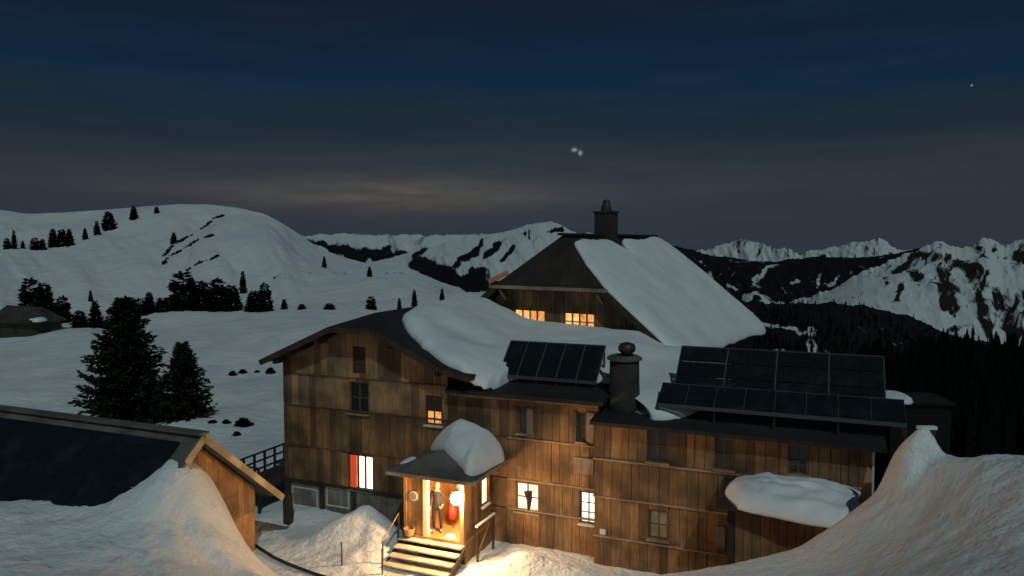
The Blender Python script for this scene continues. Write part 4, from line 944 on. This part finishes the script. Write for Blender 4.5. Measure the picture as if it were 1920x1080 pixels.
# handrails
hr = empty('handrail', FA.w(p0, KP, FZ), FA.a); tag(hr, 'thin pale handrail slanting down on the left side of the porch steps', 'handrail')
MB().bar((-.14, -.1, .70), (-.14, -1.15, .12), .035, .035).build('rail', M_trim, hr)
for y_, z1_ in ((-.12, .69), (-1.12, .13)): MB().bar((-.14, y_, z1_ - .02), (-.14, y_, -.9 if y_ < -1 else -.3), .035, .035).build('post', M_beam, hr)
hr2 = empty('side_rail', FA.w(p1, KP, FZ), FA.a); tag(hr2, 'low snow-dusted rail with a brace along the right side of the porch', 'handrail')
MB().bar((.30, .35, .46), (.30, 1.85, .42), .09, .05).build('rail', M_white, hr2)
MB().bar((.30, .45, -.55), (.30, 1.6, .30), .07, .04).build('brace', M_frame, hr2)
for y_ in (.45, 1.75): MB().bar((.30, y_, .42), (.30, y_, -1.1), .06, .06).build('post', M_beam, hr2)
for px, by, h_p, lab in ((641, 1060, .75, 'short thin pole standing in the snow pile left of the steps'), (717, 1076, .8, 'short thin pole beside the bottom of the porch steps')):
    q = hit(px, by, bvhs[:1]); pm = MB(); pm.tube([(0, 0, -.3), (0, 0, h_p)], .028, 8); pm.lathe((0, 0, h_p), [(.034, 0), (.034, .03), (.02, .045)], 8)
    o = pm.build('marker_pole', M_frame); o.location = q; tag(o, lab, 'pole', 'marker poles in the snow')
# round sign left of the doorway
ss, sz = FA.at(775, 930, KP); rs = MB(); rg = 14
e = empty('round_sign', FA.w(ss, KP + .02, sz), FA.a); tag(e, 'pale round sign on the boards left of the porch doorway', 'sign')
for nm_, r_, y_, m_ in (('rim', .17, -.03, M_white), ('face', .125, -.036, M_trim)):
    b = MB(); v = [(r_ * math.cos(i * 2 * math.pi / 20), y_, r_ * math.sin(i * 2 * math.pi / 20)) for i in range(20)]
    b.slab(v, .03, (0, 1, 0)); b.build(nm_, m_, e)
# firewood / basket disc at the foot of the left panel
e = empty('round_basket', FA.w(p0 + .28, KP - .12, FZ), FA.a); tag(e, 'round wicker basket leaning at the left foot of the porch doorway', 'basket')
b = MB(); b.lathe((0, 0, 0), [(.13, 0), (.17, .10), (.20, .24), (.19, .25), (.15, .10), (.11, .03)], 16); b.build('bowl', wood('wicker', (.3, .16, .08), (.42, .24, .12), (.5, .3, .16), rnd=False), e)
b = MB(); b.tube([(math.cos(t) * .19, 0, .24 + math.sin(t) * .2) for t in np.linspace(0, math.pi, 9)], .012, 6); b.build('handle', M_frame, e)
for (px, py, kk, sc_, lab) in ((803, 1019, KP + .5, .22, 'small lump of trodden snow at the left of the doorway'), (845, 1026, KP + .25, .20, 'small lump of trodden snow in front of the red bag')):
    s_, z_ = FA.at(px, py, kk)
    snowcap('snow_lump', [(s_ - sc_, kk), (s_, kk - sc_ * .7), (s_ + sc_, kk), (s_, kk + sc_ * .7)], (s_, kk), flat(FZ), .12, lab, FA, p=2, rings=6, seg=5, nz=.01, m=M_snow)
# red bag
bs, bz = FA.at(846, 990, KP + .9)
e = empty('red_bag', FA.w(bs, KP + 1.0, FZ), FA.a); tag(e, 'bright red bag hanging beside the person inside the porch', 'bag')
M_red = mat('red nylon', (.25, .02, .01), .7)
b = MB(); b.tube([(0, 0, .32), (0, 0, .36), (.02, 0, .55), (.0, 0, .80), (0, 0, .90)], [.10, .15, .17, .13, .05], 10); b.build('pouch', M_red, e, True)
b = MB(); b.tube([(-.06, 0, .86), (-.04, 0, 1.3), (.04, 0, 1.3), (.06, 0, .86)], .015, 6); b.build('strap', M_red, e)
MB().bar((0, .06, 1.28), (0, .06, 0), .04, .04).build('stand', M_frame, e)

# ---------------------------------------------------------------- person in the doorway
def person():
    s_, z_ = FA.at(820, 1020, KP + .45)
    root = empty('person', FA.w(s_, KP + .45, FZ), FA.a + .25)
    tag(root, 'person in a dark red and blue jacket and dark trousers standing in the lit doorway', 'person')
    J = [  # position, radius, parent
        ((0, 0, .96), .135, -1), ((0, .0, 1.14), .130, 0), ((0, .01, 1.32), .155, 1), ((0, .0, 1.44), .10, 2), ((0, 0, 1.51), .058, 3), ((0, -.01, 1.60), .088, 4), ((0, -.01, 1.69), .082, 5),
        ((-.10, 0, .88), .095, 0), ((-.11, -.03, .50), .066, 7), ((-.12, .01, .10), .046, 8), ((-.13, -.12, .05), .042, 9),
        ((.10, 0, .88), .095, 0), ((.12, .02, .50), .066, 11), ((.13, .05, .10), .046, 12), ((.16, -.08, .05), .042, 13),
        ((-.17, 0, 1.40), .070, 3), ((-.25, -.02, 1.14), .052, 15), ((-.22, -.13, .93), .038, 16), ((-.21, -.17, .87), .034, 17),
        ((.17, 0, 1.40), .070, 3), ((.27, .03, 1.14), .052, 19), ((.22, -.16, 1.02), .038, 20), ((.19, -.21, 1.00), .034, 21)]
    me = bpy.data.meshes.new('body'); me.from_pydata([j[0] for j in J], [(j[2], i) for i, j in enumerate(J) if j[2] >= 0], []); me.update()
    o = bpy.data.objects.new('body_skeleton', me); C.objects.link(o)
    sm = o.modifiers.new('s', 'SKIN'); 
    for i, j in enumerate(J):
        r = j[1]; sv = me.skin_vertices[0].data[i]; sv.radius = (r, r * (.78 if i in (0, 1, 2) else 1)); sv.use_root = (i == 0)
    sb = o.modifiers.new('u', 'SUBSURF'); sb.levels = 2; sb.render_levels = 2
    dg = bpy.context.evaluated_depsgraph_get(); dg.update()
    m2 = bpy.data.meshes.new_from_object(o.evaluated_get(dg)); bpy.data.objects.remove(o)
    mats = [mat('skin', (.30, .17, .11), .6), mat('dark trousers', (.004, .003, .003), .8), mat('maroon jacket', (.004, .002, .003), .8), mat('blue jacket panel', (.002, .004, .016), .8), mat('pale boots', (.2, .18, .16), .8)]
    for m in mats: m2.materials.append(m)
    for p in m2.polygons:
        c = p.center; i = 2
        if c.z > 1.475: i = 0
        elif c.z < .13: i = 4
        elif c.z < .93 and abs(c.x) < .19: i = 1
        elif abs(c.x) > .15 and (c.y < -.145 and c.z < 1.05): i = 0
        elif c.x > .01 and abs(c.x) < .14: i = 3
        p.material_index = i; p.use_smooth = True
    b = bpy.data.objects.new('body', m2); C.objects.link(b); b.parent = root
    # fingers
    for sx, base in ((-1, Vector((-.21, -.175, .86))), (1, Vector((.185, -.225, .995)))):
        f = MB()
        for k in range(4):
            o0 = base + Vector(((k - 1.5) * .017, -.01, -.01)); ln = (.060, .070, .066, .052)[k]
            f.tube([o0, o0 + Vector((0, -.012, -ln * .5)), o0 + Vector((0, .006, -ln))], [.0095, .009, .007], 6)
        o0 = base + Vector((-sx * .03, -.01, .015)); f.tube([o0, o0 + Vector((-sx * .02, -.02, -.02)), o0 + Vector((-sx * .022, -.026, -.045))], [.011, .010, .008], 6)
        f.build('hand', mats[0], root, True)
    h = MB(); h.lathe((0, .012, 1.655), [(.098, -.06), (.103, 0), (.096, .06), (.065, .105), (.02, .125)], 14); h.build('woolly_hat', mat('pale woolly hat', (.22, .17, .11), .9), root, True)
    n_ = MB(); n_.tube([(0, -.10, 1.625), (0, -.118, 1.595), (0, -.10, 1.588)], [.010, .015, .009], 6); n_.build('nose', mats[0], root, True)
    for sx in (-1, 1):
        MB().lathe((sx * .032, -.089, 1.615), [(.004, -.008), (.010, 0), (.004, .008)], 8).build('eye', mat('eyes', (.03, .02, .02), .3), root, True)
        MB().tube([(sx * .088, -.005, 1.62), (sx * .098, 0, 1.60), (sx * .088, 0, 1.575)], [.008, .016, .008], 6).build('ear', mats[0], root, True)
    MB().tube([(-.022, -.088, 1.562), (0, -.096, 1.558), (.022, -.088, 1.562)], .005, 5).build('mouth', mat('lips', (.35, .12, .1), .6), root, True)
person()

# ---------------------------------------------------------------- deck railing left of the gabled wing
dk = empty('deck', FA.w(0, 0, 0), FA.a); tag(dk, 'dark raised wooden deck with railing at the left side of the gabled wing', 'deck')
q = P(436, 868, 29.4); a_, b_ = FA.loc(q); DZ = 1.85; 
MB().box(a_ - .05, -.08, b_ - .05, b_ + 5, DZ - .14, DZ).build('deck_floor', M_beam, dk)
RZ = q.z
n = 8
for i in range(n):
    y = b_ + i * .62; MB().box(a_ - .04, a_ + .04, y - .04, y + .04, .4, RZ).build('post', M_dark, dk)
for z in (RZ, RZ - .33, RZ - .66): MB().box(a_ - .035, a_ + .035, b_ - .1, b_ + 5, z - .03 + .001, z + .03).build('rail', M_dark, dk)
for i in range(4):
    x = a_ + (abs(a_) - .2) * i / 3; MB().box(x - .04, x + .04, b_ - .06, b_ + .02, .4, RZ - .04).build('post', M_dark, dk)
for z in (RZ - .06, RZ - .36, RZ - .68): MB().box(a_ + .05, -.10, b_ - .04, b_ + .0, z - .03, z + .03).build('rail', M_dark, dk)
pp = P(541, 1010, 28.0); o = MB().box(-.13, .13, -.13, .13, -.3, 1.15).build('gate_post', M_beam); o.location = (pp.x, pp.y, gz(pp.x, pp.y)); o.rotation_euler = (0, 0, FA.a); tag(o, 'thick dark timber post in front of the base of the gabled wing', 'post')

# hose on the snow
hp = []
for px, py in ((474, 1022), (492, 1034), (512, 1047), (535, 1058), (560, 1068), (590, 1079), (620, 1088), (650, 1098)):
    h = hit(px, py, bvhs[:1])
    if h: hp.append(h + Vector((0, 0, .05)))
o = MB().tube(hp, .055, 8).build('hose', mat('black rubber', (.012, .012, .012), .5), smooth=True); tag(o, 'thick black hose curving over the trodden snow between shed and steps', 'hose')

# ---------------------------------------------------------------- shed on the left
R0 = Vector((-9.0, 25.6)); FS = Frame(R0.x, R0.y, FA.a)
sd = froot('wooden_shed', FS); tag(sd, 'wooden shed with a steep roof half buried in a snow bank, gable lit warm', 'shed')
KP_ = -2.78; ZS = 5.55; sls = .85; SL = -9.6
def stop(k): return ZS - .22 - sls * abs(k - KP_)
# gable wall: boards on the plane s = 0 facing right
nb = 20; ks = [KP_ * 2 + (-KP_ * 2) * i / nb for i in range(nb + 1)]
for a_, b_ in zip(ks[:-1], ks[1:]):
    for z0_, z1_, xx in ((.3, 2.15, .0), (2.17, 9, .03)):
        ta, tb_ = min(stop(a_), z1_), min(stop(b_), z1_)
        if max(ta, tb_) < z0_ + .05: continue
        x1 = xx + random.uniform(-.008, .008)
        MB().add([(x1 - .05, a_ + .004, z0_), (x1, a_ + .004, z0_), (x1, b_ - .004, z0_), (x1 - .05, b_ - .004, z0_), (x1 - .05, a_ + .004, ta), (x1, a_ + .004, ta), (x1, b_ - .004, tb_), (x1 - .05, b_ - .004, tb_)],
                 [(0, 3, 2, 1), (4, 5, 6, 7), (0, 1, 5, 4), (1, 2, 6, 5), (2, 3, 7, 6), (3, 0, 4, 7)]).build('board', M_pine if z0_ < 1 else wood('reddish larch boards', (.22, .12, .055), (.32, .18, .08), (.42, .26, .13)), sd)
W3 = 2 * KP_
MB().add([(-.06, W3, .3), (-.06, 0, .3), (-.06, 0, stop(0)), (-.06, KP_, ZS - .24), (-.06, W3, stop(W3)), (SL, W3, .3), (SL, 0, .3), (SL, 0, stop(0)), (SL, KP_, ZS - .24), (SL, W3, stop(W3))],
         [(0, 1, 2, 3, 4), (9, 8, 7, 6, 5), (0, 5, 6, 1), (1, 6, 7, 2), (2, 7, 8, 3), (3, 8, 9, 4), (4, 9, 5, 0)]).build('wall', M_backing, sd)
rf = MB()
rf.slab([(SL, KP_, ZS), (.55, KP_, ZS), (.55, .72, ZS - sls * (.72 - KP_)), (SL, .72, ZS - sls * (.72 - KP_))][::-1], .12)
rf.slab([(SL, KP_, ZS), (SL, W3 - .5, ZS - sls * (KP_ - W3 + .5)), (-.9, W3 - .5, ZS - sls * (KP_ - W3 + .5)), (-.1, -4.5, ZS - sls * (4.5 + KP_)), (.55, -3.55, ZS - sls * (3.55 + KP_)), (.55, KP_, ZS)], .12)
rf.build('roof', M_grey, sd)
bb = MB(); bb.bar((.58, KP_, ZS - .09), (.58, .80, ZS - .09 - sls * (.80 - KP_)), .05, .22); bb.bar((.58, KP_, ZS - .09), (.58, -3.5, ZS - .09 - sls * (3.5 + KP_)), .05, .22)
bb.build('barge_board', wood('pale barge boards', (.42, .33, .2), (.55, .44, .28), (.62, .5, .34), rnd=False), sd)
MB().bar((SL, KP_, ZS + .05), (.6, KP_, ZS + .05), .40, .07).build('ridge_cap', M_grey, sd)
# panels on the near slope
tls = -math.atan(sls); npn = 7; pw = 1.28
for i in range(npn):
    for j in range(2):
        o = bpy.data.objects.new('solar_panel', PAN); C.objects.link(o); o.parent = sd
        d0 = .42 + j * 1.72
        x_ = .15 - (i + 1) * pw - .2; yk = KP_ - (d0 + 1.68) * math.cos(math.atan(sls)); zz = ZS - (d0 + 1.68) * math.sin(math.atan(sls)) + .035
        o.location = (x_, yk, zz); o.rotation_euler = (math.atan(sls), 0, 0); o.scale = (pw - .03, 1.69, .05)

# small hut far left
hh = hit(30, 632, bvhs[:1]); fh = empty('small_hut', hh, -.35); tag(fh, 'small dark hut at the left edge beneath pines, snow at its roof corner', 'hut')
MB().box(-3.2, 2.2, 0, 3.5, -.8, 1.5).build('wall', wood('mossy logs', (.030, .028, .016), (.05, .045, .028), (.07, .06, .04), rnd=False), fh)
MB().add([(-3.6, -.5, 1.5), (2.6, -.5, 1.5), (1.8, 1.75, 3.0), (-3.6, 1.75, 3.1), (-3.6, 4, 1.5), (2.6, 4, 1.5)], [(0, 1, 2, 3), (3, 2, 5, 4), (1, 5, 2), (0, 3, 4), (0, 4, 5, 1)]).build('roof', wood('old shingles', (.035, .032, .028), (.055, .05, .042), (.08, .07, .06), rnd=False), fh)
dbx = MB().box(-1.2, -.2, -.04, -.002, -.3, 1.2).build('door', M_beam, fh)
snowcap('snow_patch', [(hh.x + 1.6, hh.y - .5), (hh.x + 2.9, hh.y - .9), (hh.x + 3.0, hh.y + .5), (hh.x + 2.0, hh.y + .9)], (hh.x + 2.3, hh.y), flat(hh.z + 1.7), .35, 'patch of snow on the right corner of the small dark hut roof', None, p=3, rings=6, seg=5)

# ---------------------------------------------------------------- snow-covered annex on the right
an = froot('annex', FA); tag(an, 'low dark annex built against the right part of the long wing under thick snow', 'building')
x0 = FA.at(1352, 990, KR - 1.9)[0]; x1 = FA.at(1600, 960, KR - 1.6)[0]; ZA = 4.05
MB().box(x0 + .15, x1, KR - 1.75, KR - .05, 0, ZA - .14).build('wall', M_backing, an)
nbb = 14
for i in range(nbb):
    a_ = x0 + .15 + (x1 - x0 - .2) * i / nbb; b_ = x0 + .15 + (x1 - x0 - .2) * (i + 1) / nbb
    if i == 0: continue
    ubox(an, UNIT, a_ + .006, b_ - .006, KR - 1.80, KR - 1.752, .4, ZA - .14)
a_, b_, c_, d_ = rect(FA, 1340, 988, 1362, 1030, KR - 1.78)
MB().slab([(x0 - .15, KR - 2.15, ZA - .02), (x1 + .1, KR - 2.15, ZA - .02), (x1 + .1, KR - .08, ZA + .18), (x0 - .15, KR - .08, ZA + .18)], .12).build('roof', M_beam, an)
ap_ = FA.at(1351, 1008, KR - .12); MB().box(ap_[0] - .14, ap_[0] + .14, KR - .08, KR - .02, ap_[1] - .36, ap_[1] + .33).build('pale_panel', M_plaster, lw)
def abase(x, y): return ZA + .0 + .09 * (y - KR + 2.1)
snowcap('annex_roof_snow', [(x0 + .05, KR - 1.5), (x0 + .5, KR - 2.15), (x0 + 1.6, KR - 2.45), (x0 + 2.7, KR - 2.6), (x1 + .25, KR - 2.4), (x1 + .35, KR - 1.2), (x1 + .25, KR - .35), (x0 + 2.6, KR - .20), (x0 + 1.4, KR - .20), (x0 + .5, KR - .35), (x0 + .1, KR - .8)],
        ((x0 + x1) / 2, KR - 1.3), abase, .50, 'thick pillow of snow on the annex roof at the right', FA, p=3.0, rings=24, nz=.16, nsc=1.7)
# leaning board, buried sign with snow lump
q = P(1622, 940, 20.0); o = MB().slab([(-.22, 0, -.3), (.16, 0, -.3), (.16, 0, .85), (.05, 0, .95)], .05, (0, 1, 0)).build('leaning_board', M_pine); o.location = (q.x, q.y, q.z); o.rotation_euler = (-.1, 0, FA.a); tag(o, 'brown tapered board sticking out of the snow beside the white downpipe', 'board')
q = P(1738, 801, 18.1); sp_ = empty('buried_sign', (q.x, q.y, q.z - 1.6)); tag(sp_, 'small snow-topped board on a post just above the upright hump of the right snow bank', 'sign')
MB().box(-.05, .05, -.03, .05, -.4, 1.52).build('post', M_beam, sp_); MB().box(-.22, .20, -.05, -.032, 1.30, 1.55).build('board', M_beam, sp_); MB().box(-.23, .21, -.09, .06, 1.553, 1.63).build('snow_cover', M_snow_roof, sp_)

# small dark box hut beyond the right end of the solar arrays
q = P(1655, 800, 25.0); q2 = P(1757, 800, 25.6); bh = empty('box_hut', (q.x, q.y, q.z), -math.radians(6)); tag(bh, 'small dark box-shaped hut with a thin snow line on its flat roof, beyond the arrays', 'hut')
wd_ = q2.x - q.x; MB().box(.25, wd_, 0, 1.6, -4.5, .78).build('wall', mat('tarred boards', (.002, .0022, .0022), .95), bh); MB().box(.05, wd_ + .12, -.12, 1.7, .782, .86).build('roof', mat('tarred felt', (.004, .0042, .0042), .95), bh)
sc_ = snowcap('snow_patch', [(.1, -.08), (wd_ * .42, -.08), (wd_ * .45, 1.2), (.1, 1.2)], (wd_ * .25, .6), flat(.87), .16, 'strip of snow on the left half of the small box hut roof', None, p=6, rings=6, seg=4)
sc_.location = (q.x, q.y, q.z); sc_.rotation_euler = (0, 0, -math.radians(6))
